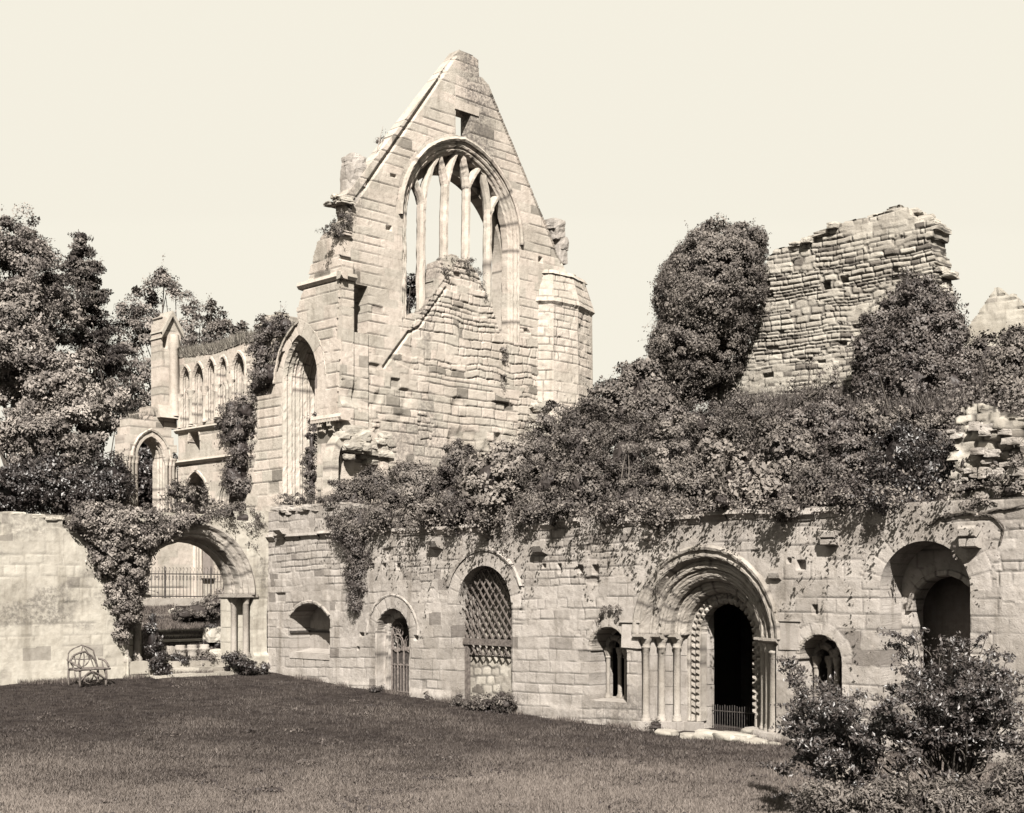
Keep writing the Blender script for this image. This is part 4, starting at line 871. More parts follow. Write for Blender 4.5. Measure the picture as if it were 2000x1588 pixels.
q = MB(); g = np.random.default_rng(3)
for p in ([(1845, 1008), (1868, 1003), (1890, 1001), (1915, 1004), (1945, 996), (1975, 993), (2010, 985)], [(1880, 1000), (1900, 990), (1925, 978), (1950, 985)], [(1915, 1004), (1940, 1010), (1960, 1030), (1955, 1060)], [(1860, 1003), (1835, 1012), (1810, 1030)]):
    P = [(-.03-.03*g.random(), *onX(x, y, -.03)) for x, y in p]; tube(q, curve(P, 30), np.linspace(.06 if len(p) > 5 else .03, .015, 30), 6, jit=.006)
q.build('creeper_stem', M['bark'], None, label='thick twisted creeper stem lying along the wall head at the right edge', cat='creeper')
# far roofless gable
fg = empty('far_gable', (18, 20, 8), 'distant pale gable end peeping over the ivy at the right edge', 'gable')
f_ = lambda x, y: onX(x, y, 19.)
fp = inpoly([f_(*p) for p in ((1860, 830), (1878, 658), (1895, 632), (1920, 597), (1943, 562), (1949, 562), (1966, 578), (1976, 572), (1992, 590), (2008, 604), (2030, 640), (2020, 830))])
masonry('masonry', ('X', 19.), 16.5, 25., 5., 15.6, .05, [(dict(mixd, seed=321, jb=-.2), None)], M['nave'], fg, rag=lambda u, v: fp(u, v), T=.3, seed=55, mixr=1., back=False)

# ---------------------------------------------------------------- small things by the left wall and in the doorway
ch = empty('rustic_chair', (-7.14, 37.05, .46), 'rustic chair of bent branches with a web back, before the pale wall', 'chair')
cx, cy, cz = -7.14, 37.05, .46
def cp(u, d, z): return (cx+u, cy+d, cz+z)
def stick(name, pts, r, n=14, mat='wood'):
    q = MB(); tube(q, curve(pts, n), r, 6, jit=.003); return q.build(name, M[mat], ch, True)
for u, d in ((-.40, -.28), (.42, -.28), (-.46, .3), (.46, .3)): stick('leg', [cp(u, d, -.05), cp(u*1.03, d, .2), cp(u, d, .46)], .035, 6)
stick('seat_rail', [cp(-.56, -.3, .45), cp(0, -.31, .47), cp(.55, -.3, .46)], .036)
stick('seat_rail', [cp(-.46, .3, .44), cp(.46, .3, .44)], .03, 4)
q = MB()
for d in np.linspace(-.24, .26, 7): tube(q, curve([cp(-.5, d, .47+.01*rng.normal()), cp(0, d+.02*rng.normal(), .48), cp(.5, d, .47)], 6), .024, 6)
q.build('seat', M['wood'], ch)
stick('back_frame', [cp(-.47, .3, .4), cp(-.47, .32, .8), cp(-.40, .34, 1.0), cp(-.08, .36, 1.14), cp(.0, .36, 1.15), cp(.30, .34, 1.02), cp(.36, .33, .9), cp(.47, .3, .4)], .022, 40)
stick('back_hoop', [cp(-.40, .3, .72), cp(-.30, .3, .86), cp(-.02, .3, .96), cp(.1, .3, .93), cp(.36, .3, .72), cp(.46, .3, .46)], .032, 30)
for pts in ([(-.02, 1.14), (-.07, .9), (-.18, .5)], [(0, 1.13), (.2, .84), (.26, .7), (.34, .5)], [(.02, .95), (.03, .72), (.0, .48)], [(-.36, .76), (0, .73), (.3, .74)], [(-.02, .95), (-.14, .7), (-.08, .5)], [(.12, .9), (.2, .72), (.06, .55), (-.12, .5)], [(-.3, .86), (-.25, .66), (-.34, .5)]):
    stick('back_spoke', [cp(u, .31, z) for u, z in pts], .016, 10)
for s in (-1, 1):
    stick('armrest', [cp(s*.5, .3, .74), cp(s*.54, 0, .68), cp(s*.38 if s < 0 else .5, -.3, .52)], .035, 10)
    stick('arm_brace', [cp(s*.5, .1, .66), cp(s*.47, -.05, .45), cp(s*.5, -.2, .2)], .02, 8)
stick('front_brace', [cp(-.40, -.29, .12), cp(-.2, -.3, .32), cp(-.02, -.3, .40), cp(.2, -.3, .3), cp(.42, -.29, .14)], .024, 16)
stick('front_brace', [cp(-.2, -.3, .3), cp(-.26, -.3, .12), cp(-.1, -.3, .02)], .018, 8); stick('front_brace', [cp(-.1, -.3, .44), cp(.08, -.3, .25), cp(.2, -.3, .05)], .018, 8)
# steps and long slabs in the doorway
for i, (y0, y1, z0, z1, lab) in enumerate(((37.7, 38.4, .3, .58, 'lowest worn stone step of the left doorway, half sunk in the grass'), (38.1, 38.8, .45, .73, 'middle worn stone step of the left doorway'), (38.55, 39.35, .6, .93, 'broad upper stone step of the left doorway, below the row of stone drums'))):
    q = MB(); x = -4.55
    while x < -1.5: l = rng.uniform(.5, .95); box(q, x, min(x+l-.015, -1.45), y0+rng.uniform(-.04, .04), y1, z0, z1+rng.uniform(-.015, .015), j=.018); x += l
    q.build('stone_step', M['rubble'], None, label=lab, cat='step')
for (xa, xb, y, yy, lab) in ((312, 427, 1252, 40.5, 'long pale slab edge across the dark bank, nearest above the stone drums'), (330, 392, 1243, 41.3, 'short slab edge on the dark bank just behind the long pale one'), (312, 400, 1233, 42.1, 'thin slab edge highest in the shaded part of the bank'), (287, 332, 1202, 44.6, 'short white slab edge at the left of the grassy bank below the railing')):
    X0, Z = onY(xa, y, yy); X1, _ = onY(xb, y, yy); q = MB(); box(q, X0, X1, yy, yy+.5, Z-.05, Z+.03, (.9, 0, .2, 1), .012); box(q, X0-.2, X1+.3, yy+.06, yy+.5, Z-.3, Z-.06, (.1, 0, .95, 1), .012); q.build('slab_step', M['rubble'], None, label=lab, cat='step')  # lower box toned dark: the riser's shade is put into its colour
dl = ('rough stone drum at the left end of the row in the doorway', 'second stone drum from the left in the doorway row', 'third stone drum from the left in the doorway row', 'rightmost of the four round stone drums in the doorway row')
for i, x in enumerate((329, 352, 375, 399)):
    X, Z = onY(x, 1288, 39.45); q = MB(); r = .17+.02*i%.03
    if i == 0: rock(q, (X, 39.45, 1.18), (.19, .17, .24), 31, boxy=.6)
    else: lathe(q, X, 39.45, [(0, .92), (r*.9, .92), (r*.95, 1.12), (r*.85, 1.2), (r*1.08, 1.25), (r*1.1, 1.3), (r*.85, 1.33), (r*.95, 1.38), (r*.8, 1.42), (0, 1.42)], 16)
    q.build('stone_drum', M['carved'], None, True, label=dl[i], cat='stone', group='carved stones set in a row on the doorway steps')
for i, (x, y, s_, lab) in enumerate(((418, 1240, .3, 'large pale boulder against the right jamb of the left doorway'), (437, 1243, .2, 'pale boulder close to the right jamb, beside a bigger one'), (428, 1278, .3, 'flat squared block on the top step right of the stone drums'), (345, 1195, .22, 'small pale boulder on the grassy bank under the railing'))):
    yy = 40.2 if i < 2 else (39.3 if i == 2 else 44.8); X, Z = onY(x, y, yy); q = MB(); rock(q, (X, yy, Z), (s_*1.2, s_, s_*(.9 if i < 2 else .6)), 40+i, (.9, 0, .1, 1), boxy=.6); q.build('boulder', M['rubble'], None, label=lab, cat='stone')
# railing and its kerb on the church floor
kb = MB(); kx0, kx1 = onY(280, 1170, 46.2)[0], onY(445, 1170, 46.2)[0]; box(kb, kx0-.6, kx1+.6, 46.05, 46.5, 2.2, 2.93, j=.01)
kb.build('railing_kerb', M['carved'], None, label='low pale kerb wall carrying the iron railing inside the left doorway', cat='wall')
rl = empty('iron_railing', ((kx0+kx1)/2, 46.25, 2.93), 'tall iron railing with looped spearheads seen through the left doorway', 'railing')
q = MB()
for x in np.arange(kx0-.4, kx1+.4, .155):
    tube(q, [(x, 46.25, 2.9), (x, 46.25, 3.98)], .013, 4)
    tube(q, [(x+.035*math.cos(a), 46.25, 3.72+.1*math.sin(a)) for a in np.linspace(0, 6.28, 9)], .009, 4)
    tube(q, [(x, 46.25, 3.98), (x+.04, 46.25, 4.06), (x-.01, 46.25, 4.14)], .011, 4)
q.build('bars', M['iron'], rl)
for z in (3.0, 3.88): q = MB(); tube(q, [(kx0-.5, 46.25, z), (kx1+.5, 46.25, z)], .022, 5); q.build('rail', M['iron'], rl)
for x in (322, 412, 437): X = onY(x, 1150, 46.25)[0]; q = MB(); tube(q, [(X, 46.25, 2.9), (X, 46.25, 4.1), (X, 46.25, 4.2)], [.03, .03, .008], 6); q.build('post', M['iron'], rl)
# loose stones at the great doorway
ls = ((1303, 1428, .26, 'long half buried stone left of the great doorway steps'), (1345, 1432, .22, 'low stone in the grass left of the great doorstep'), (1385, 1430, .34, 'big pale doorstep stone under the left side of the great opening'), (1420, 1436, .32, 'white rounded stone in front of the middle of the great doorstep'),
      (1452, 1438, .3, 'white rounded stone in front of the right side of the great doorstep'), (1480, 1446, .26, 'grey stone below the right jamb of the great doorway'), (1503, 1452, .26, 'outermost grey stone right of the great doorway, near the shrub'), (1462, 1424, .2, 'small pale stone on the great doorstep by the right jamb'))
for i, (x, y, s_, lab) in enumerate(ls):
    c = -.42-.1*(i % 2) if i != 7 else .4; Y, Z = onX(x, y, c); q = MB(); rock(q, (c, Y, Z-.06), (s_*.8, s_*1.0, s_*.36), 50+i, (.25+.5*(i in (2, 3, 4)), 0, .1, 1), boxy=.6); q.build('doorstep_stone', M['rubble'], None, True, label=lab, cat='stone')
# ---------------------------------------------------------------- plants: leaf-sized faces gathered in clumps
def leaves(mb, C, N, size, g, asp=.6, droop=.15, tone=None):
    n = len(C)
    if not n: return
    N = N/(np.linalg.norm(N, axis=1, keepdims=True)+1e-9); t = np.cross(N, g.normal(size=(n, 3))); t /= np.linalg.norm(t, axis=1, keepdims=True)+1e-9
    t[:, 2] -= .25; b = np.cross(N, t); L_ = (np.asarray(size)*np.ones(n))[:, None]*g.uniform(.55, 1.3, (n, 1))
    V = np.stack([C-t*L_*.5, C+b*L_*asp*.5-N*L_*.12, C+t*L_*.5-N*L_*droop, C-b*L_*asp*.5-N*L_*.12], 1).reshape(-1, 3)
    Q = np.arange(4*n).reshape(-1, 4)
    if tone is None: tone = g.random(n)
    T_ = np.zeros((n, 4, 4)); T_[..., 0] = tone[:, None]; T_[..., 3] = 1
    mb.add(V, Q, tone=T_.reshape(-1, 4))
def clumps(blobs, cl_r, dens, g, lump=.2, deep=.75, shell=True):
    """clump centres and outward directions over a union of ellipsoids"""
    Cs, Ds = [], []
    for bi, (c, r) in enumerate(blobs):
        c = np.asarray(c, float); r = np.broadcast_to(np.asarray(r, float), (3,)); area = 4*math.pi*((r[0]*r[1])**1.6/3+(r[0]*r[2])**1.6/3+(r[1]*r[2])**1.6/3)**(1/1.6)
        n = max(3, int(dens*area/(math.pi*cl_r**2))); d = g.normal(size=(n, 3)); d /= np.linalg.norm(d, axis=1, keepdims=True)
        rad = (deep+(1.02-deep)*g.random(n)**.6)*(1+lump*sn3(d*1.0+c*.37, 2.6, 71))
        p = c+d*r*rad[:, None]; ok = np.ones(n, bool)
        for bj, (c2, r2) in enumerate(blobs):
            if bj != bi: ok &= np.linalg.norm((p-np.asarray(c2))/np.broadcast_to(np.asarray(r2, float), (3,)), axis=1) > .68
        dn = d/r; dn /= np.linalg.norm(dn, axis=1, keepdims=True); Cs.append(p[ok]); Ds.append(dn[ok])
    return np.concatenate(Cs), np.concatenate(Ds)
def foliage(mb, blobs, leaf, cl_r, dens, per, seed, lump=.2, deep=.75, asp=.6, up=.35, flat=.75, thin=0., core=0., patch=.4, keepf=None, bias=0., sprig=.16):
    g = np.random.default_rng(seed); C, D = clumps(blobs, cl_r, dens, g, lump, deep)
    if thin: m = sn3(C, 1.6/max(cl_r*4, .3), seed+5) > thin-1; C, D = C[m], D[m]
    per *= 1.3; leaf *= .86; k = g.integers(int(per*.5), int(per*1.5)+1, len(C)); idx = np.repeat(np.arange(len(C)), k); n = len(idx)
    off = g.normal(size=(n, 3)); off /= np.linalg.norm(off, axis=1, keepdims=True); off *= (g.random((n, 1))**.4)*cl_r*g.uniform(.6, 1.3, len(C))[idx][:, None]; off[:, 2] *= flat
    Pn = C[idx]+off; Nn = off/cl_r*.5+D[idx]*.7+np.array((0, 0, up))+g.normal(size=(n, 3))*.45
    tone = np.clip(.44+bias+.75*patch*(g.random(len(C))*2-1)[idx]+.2*(g.random(n)*2-1)+.2*sn3(C, .6, seed+9)[idx], 0, 1)
    if keepf is not None: m = keepf(Pn); Pn, Nn, tone = Pn[m], Nn[m], tone[m]
    leaves(mb, Pn, Nn, leaf*g.uniform(.65, 1.45, len(C))[idx] if keepf is None else leaf, g, asp, tone=tone)
    ns = int(len(C)*sprig)
    if ns:                                     # loose shoots that break the outline
        si = g.integers(0, len(C), ns); sdir = D[si]*.7+g.normal(size=(ns, 3))*.5+np.array((0, 0, .45)); sdir /= np.linalg.norm(sdir, axis=1, keepdims=True)
        ln = cl_r*g.uniform(1.2, 3.2, ns); m_ = 11; f = np.linspace(.1, 1, m_); bend = -.25*ln
        Ps = C[si][:, None]+sdir[:, None]*ln[:, None, None]*f[None, :, None]; Ps[..., 2] += (bend[:, None]*f[None]**2); Ps += g.normal(0, leaf*.4, Ps.shape)
        leaves(mb, Ps.reshape(-1, 3), (g.normal(size=(ns*m_, 3))*.5+np.array((-.3, -.3, .6))), leaf*.95, g, asp, tone=np.repeat(g.random(ns), m_))
        e = C[si]+sdir*ln[:, None]; e[:, 2] += bend; sw = np.cross(sdir, g.normal(size=(ns, 3))); sw /= np.linalg.norm(sw, axis=1, keepdims=True); mid = C[si]+sdir*ln[:, None]*.5; mid[:, 2] += bend*.25
        V = np.stack([C[si]-sw*leaf*.1, C[si]+sw*leaf*.1, mid+sw*leaf*.08, mid-sw*leaf*.08, e], 1).reshape(-1, 3); b0 = np.arange(ns)[:, None]*5
        mb.add(V, b0+np.array([[0, 1, 2, 3]]), b0+np.array([[3, 2, 4]]), tone=(.45, 0, 0, 1))
    if core:  # dark solid inside the leaves, its colour standing in for shaded gaps
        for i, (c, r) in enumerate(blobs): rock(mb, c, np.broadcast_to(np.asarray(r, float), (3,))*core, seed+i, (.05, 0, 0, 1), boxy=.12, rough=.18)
def blades(mb, P, h, wd, g, lean=.35, n=1, tone=None):
    """grass: one thin bent triangle pair per blade"""
    k = len(P); a = g.uniform(0, 6.283, k); d = np.stack([np.cos(a), np.sin(a), 0*a], 1); hh = (np.asarray(h)*g.uniform(.5, 1.3, k))[:, None]; ln = g.normal(0, lean, (k, 2))
    tip = P+np.c_[ln*hh, np.ones(k)*hh[:, 0]]; V = np.stack([P-d*wd, P+d*wd, tip], 1).reshape(-1, 3); T_ = np.arange(3*k).reshape(-1, 3)
    if tone is None: tone = g.random(k)
    C = np.zeros((k, 3, 4)); C[..., 0] = tone[:, None]; C[..., 3] = 1; mb.add(V, T=T_, tone=C.reshape(-1, 4))
def pxb(lst, plane=None, t=None):
    """blobs from (column, row, half width, half height[, offset]) on a real plane X = c, Y = c or at a depth"""
    out = []
    for e in lst:
        x, y, rx, ry = e[:4]; o = e[4] if len(e) > 4 else 0.
        if plane and plane[0] == 'X':
            Y, Z = onX(x, y, plane[1]+o); c = np.array((plane[1]+o, Y, Z))
        elif plane: X, Z = onY(x, y, plane[1]+o); c = np.array((X, plane[1]+o, Z))
        else: c = at(x, y, t+o)
        dep = (c[0]-CX)*S+c[1]*S; out.append((c, np.array((rx, rx, ry))*dep/F))
    return out
def bush(name, label, cat, blobs, mat, leaf=.085, cl_r=.24, dens=1.1, per=44, seed=1, stems=0, group=None, core=.62, parts=False, **k):
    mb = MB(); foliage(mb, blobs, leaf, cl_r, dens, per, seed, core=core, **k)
    if not stems: return mb.build(name, M[mat], None, label=label, cat=cat, group=group)
    lowest = min(blobs, key=lambda b: b[0][2]-b[1][2]); base = np.array(lowest[0])-(0, 0, lowest[1][2])
    o = empty(name, tuple(base), label, cat, group); mb.build('foliage', M[mat], o); q = MB(); g = np.random.default_rng(seed+3)
    for i in range(stems):
        b = blobs[i % len(blobs)]; e = np.array(b[0])+g.normal(size=3)*b[1]*.5; m_ = (base+e)/2+g.normal(size=3)*.15; tube(q, curve([base+g.normal(size=3)*.1, m_, e], 8), np.linspace(.03, .008, 8), 5)
    q.build('stems', M['bark'], o); return o
W_ = ('X', 1.0)
bl = [
 ('bramble_bush', 'bramble bush hanging over the left end of the wall top, next to the broken arch', [(690, 985, 38, 50, -.3), (735, 950, 45, 45, .3), (670, 1005, 26, 44, -.7), (765, 980, 40, 45, -.2), (700, 1015, 38, 40, -1.1), (668, 970, 26, 40, -.4), (745, 1005, 40, 30, -1.1)], .07, 'leaf', 1.0),
 ('trailing_ivy', 'long ragged strand of ivy hanging between the blind niche and the small gate', [(690, 1045, 36, 32, -1.05), (700, 1085, 29, 40, -1.06), (698, 1130, 24, 38, -1.06), (693, 1172, 18, 30, -1.06), (668, 1035, 22, 28, -1.)], .06, 'ivy', 1.5),
 ('hawthorn_bush', 'rounded leafy bush on the wall top above the small iron gate', [(820, 965, 55, 55, -.1), (800, 930, 45, 40, .6), (850, 1000, 40, 32, -.5)], .08, 'leaf', 1.),
 ('elder_bush', 'tall dark bush on the wall top just left of the lattice window', [(890, 920, 48, 55, .3), (880, 975, 50, 50, -.3), (905, 1010, 32, 30, -.7)], .085, 'leaf', 1.),
 ('broadleaf_bush', 'bush with large pale glossy leaves directly above the lattice window', [(965, 935, 60, 60, -.2), (985, 990, 50, 38, -.6), (1010, 900, 45, 45, .5)], .135, 'leaf', .8),
 ('sloe_bush', 'upright twiggy bush between the pale leaved bush and the turret foot', [(1060, 880, 42, 60, .8), (1075, 950, 52, 60, -.1), (1050, 1005, 40, 25, -.6), (1075, 830, 25, 40, 1.2)], .07, 'leaf', .95),
 ('elm_thicket', 'dense bush at the foot of the octagonal turret', [(1135, 870, 52, 70, .8), (1150, 950, 60, 60, -.1), (1120, 1000, 45, 30, -.6)], .08, 'leaf', 1.),
 ('rose_thicket', 'arching fine leaved thicket over the middle of the wall, left of the great doorway', [(1225, 900, 60, 80, .5), (1240, 975, 60, 45, -.4), (1215, 1010, 40, 24, -.75)], .065, 'leaf', 1.),
 ('bramble_thicket', 'tangled bramble thicket directly above the great doorway', [(1320, 890, 65, 70, .6), (1340, 960, 65, 55, -.3), (1310, 1015, 50, 26, -.7)], .075, 'leaf', 1.),
 ('laurel_bush', 'spreading bush with big pale leaves over the right side of the great doorway', [(1450, 935, 60, 50, -.3), (1500, 965, 60, 36, -.6), (1430, 985, 50, 32, -.6), (1405, 900, 45, 45, .4)], .14, 'leaf', .8),
 ('hazel_bush', 'broad mid grey bush on the wall top right of the pale leaved one', [(1540, 880, 70, 70, .8), (1590, 950, 60, 55, -.1), (1555, 1000, 50, 22, -.5)], .09, 'leaf', 1.),
 ('holly_bush', 'dark glossy bush overhanging the wall above the small right window', [(1660, 910, 60, 75, .4), (1680, 970, 58, 38, -.3), (1640, 850, 50, 60, 1.4)], .075, 'ivy', 1.),
 ('yew_bush', 'darkest dense bush on the wall top beside the broken wall stub', [(1760, 900, 60, 90, .4), (1790, 965, 50, 42, -.2), (1825, 920, 34, 60, .2), (1740, 985, 60, 26, -.3)], .065, 'yew', 1.1)]
for i, (n, lab, b, lf, mt, de) in enumerate(bl):
    if i > 1: x_, y_, rx_, ry_, _ = max(b, key=lambda e: e[1]); b = b+[(x_-rx_*.4, y_-8, rx_*.6, ry_*.7, -1.25)]
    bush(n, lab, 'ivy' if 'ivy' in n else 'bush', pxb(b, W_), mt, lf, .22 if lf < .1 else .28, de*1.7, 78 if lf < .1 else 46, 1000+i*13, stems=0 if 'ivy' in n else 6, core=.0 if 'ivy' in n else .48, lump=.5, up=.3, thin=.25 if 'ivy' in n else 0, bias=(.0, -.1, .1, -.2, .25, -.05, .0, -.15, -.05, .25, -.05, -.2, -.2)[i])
b2 = [('bank_bush', 'low bush on the bank halfway between the turret and the huge ivy mass', [(1185, 850, 55, 48), (1220, 835, 40, 40)], 'leaf', .09), ('bank_bush', 'bush on the bank just under the huge ivy mass', [(1280, 840, 60, 50), (1330, 830, 40, 36)], 'ivy', .085),
 ('bank_bush', 'soft bush on the bank under the gap between ivy mass and rubble wall', [(1385, 825, 55, 44), (1420, 835, 40, 34)], 'leaf', .07), ('bank_bush', 'tall weeds and bush on the bank before the left half of the rubble wall', [(1480, 815, 55, 42), (1450, 790, 30, 30)], 'leaf', .06),
 ('bank_bush', 'bush on the bank before the right half of the rubble wall, under the saplings', [(1575, 818, 62, 44), (1620, 805, 40, 40)], 'ivy', .08), ('bank_bush', 'rounded bush at the foot of the dark ivy tongue', [(1690, 830, 58, 60), (1740, 850, 50, 50)], 'leaf', .08), ('bank_bush', 'bush on the bank beside the pale ivy mound, above the broken wall stub', [(1830, 850, 50, 55), (1870, 830, 40, 44)], 'leaf', .08)]
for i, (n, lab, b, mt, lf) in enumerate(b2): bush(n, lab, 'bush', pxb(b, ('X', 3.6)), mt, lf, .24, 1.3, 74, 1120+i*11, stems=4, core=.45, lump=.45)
# overhanging skirts of the bushes
# fronds hanging over the string course
g = np.random.default_rng(5); mb = MB(); C = []; D = []
for k in range(130):
    y0 = g.uniform(13.2, 33.8); ln = abs(g.normal(0, .35))+.1; m_ = 9
    p = np.array((-.1-g.random()*.3, y0, 5.2+g.random()*.3)); v = np.array((-.10-.1*g.random(), g.normal(0, .12), .03))
    for j in range(int(6+ln*16)):
        C.append(p.copy()); D.append((-.6, 0, .5)); p = p+v*.6; v[2] -= .022; v[0] *= .86
leaves(mb, np.repeat(np.array(C), 4, 0)+g.normal(0, .045, (len(C)*4, 3)), np.repeat(np.array(D), 4, 0)+g.normal(0, .5, (len(C)*4, 3)), .075, g)
mb.build('hanging_fronds', M['leaf'], None, label='fringe of fronds trailing over the string course of the long wall', cat='foliage', kind='stuff')
# undergrowth on the earth bank
g = np.random.default_rng(6); mb = MB(); n = 1000; bx = g.uniform(.2, 8.6, n); by = g.uniform(8., 35.5, n)
hz = np.interp(by, [9, 24, 29, 36], [.6, .6, .5, .2])*(.2+.9*g.random(n)); m = (by < 30.5) | (bx < 2.2); bx, by, hz = bx[m], by[m], hz[m]
bz = zm(bx, by)+hz; idx = np.repeat(np.arange(len(bx)), 60); off = g.normal(0, .26, (len(idx), 3)); P = np.c_[bx, by, bz][idx]+off
leaves(mb, P, off*2+np.array((-.4, -.3, .5))+g.normal(0, .5, off.shape), .085, g, tone=np.clip((g.random(len(bx))*.6)[idx]+g.normal(0, .2, len(idx)), 0, 1))
k = 9000; q = np.c_[g.uniform(5, 8.6, k), g.uniform(16, 26, k), np.zeros(k)]; q[:, 2] = zm(q[:, 0], q[:, 1])+.6; blades(mb, q, .42, .012, g, .3, tone=g.random(len(q))*.35)
mb.build('undergrowth', M['leaf'], None, label='matted undergrowth covering the earth bank on the vaults', cat='undergrowth', kind='stuff')
# ivy masses of the upper ruins
ZI = ('X', 7.0)
bush('ivy_mass', 'huge rounded mass of ivy swallowing a wall stump left of the broken rubble wall', 'ivy', pxb([(1392, 556, 104, 114), (1362, 668, 88, 96), (1345, 742, 60, 52), (1442, 520, 50, 72, .3), (1334, 570, 54, 84, .2), (1420, 610, 52, 70, .3), (1468, 482, 28, 36, .4), (1318, 700, 40, 50, .2)], ZI), 'leaf', .078, .22, 3.4, 85, 1201, core=.7, lump=.2, deep=.82, sprig=.12, up=.1, bias=.08)
bush('ivy_mass', 'dark ivy climbing the right end of the broken rubble wall in a pointed tongue', 'ivy', pxb([(1790, 590, 30, 55), (1800, 660, 62, 70), (1830, 620, 30, 60, .8), (1740, 690, 48, 62, -.2), (1790, 760, 90, 80, -.3), (1850, 700, 42, 90, .3), (1720, 770, 50, 60, -.5), (1840, 820, 50, 70, -.6), (1700, 740, 26, 40, 0), (1770, 560, 14, 30, .4), (1718, 650, 36, 48), (1752, 620, 32, 44, .2), (1850, 640, 30, 58, .5), (1704, 700, 32, 50, -.3), (1862, 760, 40, 60, -.4), (1780, 700, 60, 60, -.2)], ZI), 'ivy', .09, .24, 2.8, 70, 1207, core=.6, lump=.2, deep=.8)
bush('ivy_mass', 'pale ivy mound below the distant gable at the right edge', 'ivy', pxb([(1925, 715, 58, 66), (1985, 725, 60, 76, -.3), (1960, 790, 80, 60, -.6), (1900, 770, 40, 60, -.4), (2050, 720, 70, 76)], ('X', 8.5)), 'leaf', .095, .26, 2.6, 70, 1211, core=.66, deep=.82)
bush('ivy_thicket', 'dark leafy thicket sloping down from the ivy mass towards the turret', 'thicket', pxb([(1255, 770, 48, 70), (1205, 800, 52, 56, -.4), (1160, 830, 40, 44, -.6), (1285, 830, 60, 60, -1.), (1265, 725, 24, 30), (1125, 850, 30, 40, -1)], ('X', 5.)), 'leaf', .11, .26, 2.0, 60, 1217, stems=8)
for i, (x, y, rr) in enumerate(((1430, 480, 16), (1480, 520, 14))): pass
bush('wall_weeds', 'weeds and brambles growing out of the broken wall stub at the right edge', 'weed', pxb([(1890, 950, 26, 20), (1940, 930, 20, 16), (1975, 960, 30, 22), (1920, 985, 40, 12), (1985, 905, 18, 14), (1880, 905, 8, 16)], ('X', .3)), 'leaf', .06, .15, 1.2, 40, 1219, core=.4, lump=.4)
# saplings on the bank in front of the rubble wall
bush('sapling', 'thin bare sapling with sparse leaves before the foot of the rubble wall', 'sapling', pxb([(1590, 735, 30, 40), (1575, 760, 36, 30)], ('X', 6.)), 'leaf', .07, .16, .35, 14, 1223, stems=14, core=0)
bush('sapling', 'leaning sapling against the rubble wall left of the ivy tongue', 'sapling', pxb([(1628, 750, 14, 40), (1620, 778, 20, 24)], ('X', 6.5)), 'leaf', .07, .14, .7, 22, 1227, stems=5, core=0)
# ivy and shrubs of the left wall and the church
NV = ('Y', YN-.15)
bush('hedge', 'dark hedge behind the pale left wall, under the trees', 'hedge', pxb([(x, 955+12*math.sin(x), 46, 52, 2*math.sin(x*3)) for x in range(-40, 250, 42)], None, 60.), 'yew', .14, .36, 2.0, 70, 1291, core=.6, bias=-.1)
bush('laurel_thicket', 'dark thicket seen through the far pointed arch', 'thicket', pxb([(270, 900, 34, 50), (300, 930, 40, 60), (260, 960, 40, 50), (330, 960, 40, 50)], None, 71.), 'yew', .18, .42, 2.2, 70, 1293, core=.7)
bush('wall_ivy', 'thick triangular curtain of ivy covering the left side of the round doorway', 'ivy', pxb([(175, 1015, 42, 28), (215, 1040, 52, 48), (265, 1040, 52, 48), (215, 1085, 40, 46), (246, 1105, 42, 52), (240, 1160, 32, 44), (256, 1195, 20, 26), (300, 1036, 34, 28), (272, 1080, 24, 34), (330, 1026, 30, 16), (240, 1205, 18, 26), (238, 1235, 10, 18), (372, 1014, 30, 9), (272, 1140, 14, 34)], NV), 'tree', .09, .2, 2.4, 60, 1301, core=.5, lump=.22, deep=.8, up=.25)
bush('elder_bush', 'feathery young elder growing above the crown of the round doorway', 'bush', pxb([(350, 990, 34, 34), (335, 962, 24, 22), (372, 975, 30, 30), (395, 1000, 40, 22)], ('Y', YN+.5)), 'leaf', .09, .2, .8, 30, 1307, stems=8, core=.3)
bush('wall_shrub', 'low soft shrub on the wall head right of the round doorway crown', 'bush', pxb([(440, 1003, 44, 20), (475, 1015, 34, 26), (500, 1022, 20, 22), (485, 1055, 18, 30)], ('Y', YN+.2)), 'leaf', .06, .16, .8, 40, 1311, core=.4)
bush('wall_shrub', 'small tuft of weeds on the parapet at the foot of the great pointed arch', 'weed', pxb([(560, 978, 20, 11), (590, 975, 22, 12), (625, 980, 20, 10)], ('X', .4)), 'leaf', .05, .12, 1., 40, 1313, core=.3)
bush('arch_ivy', 'dark ivy creeping up inside the opening of the great pointed arch', 'ivy', pxb([(609, 870, 9, 40), (606, 905, 12, 40), (608, 940, 9, 30), (613, 830, 6, 24)], ('Y', 38.55)), 'ivy', .075, .15, 1.4, 44, 1317, core=.5)
bush('pier_ivy', 'heavy ivy hanging on the far arcade wall left of the great pointed arch', 'ivy', pxb([(455, 800, 24, 26), (480, 800, 22, 28), (465, 835, 32, 44), (470, 880, 26, 30), (462, 930, 30, 34), (480, 960, 20, 24), (440, 830, 14, 30)], ('X', 7.7)), 'ivy', .11, .28, 1.2, 50, 1321, core=.6)
bush('ruin_ivy', 'dark ivy tumbling over the square broken stump behind the great pointed arch', 'ivy', pxb([(525, 640, 30, 26), (555, 635, 26, 24), (510, 690, 28, 40), (530, 730, 34, 40), (505, 745, 22, 36), (545, 690, 18, 30)], ('X', 7.8)), 'ivy', .11, .28, 1.0, 48, 1327, core=.5)
g = np.random.default_rng(9); mb = MB(); k = 9000
y = g.uniform(47.8, 57, k); z = np.array([k_(x_, y_)[1] for x_, y_ in ((352, 698),)])[0]+np.interp(y, [47.8, 51.5, 57], [.25, .25, .0])
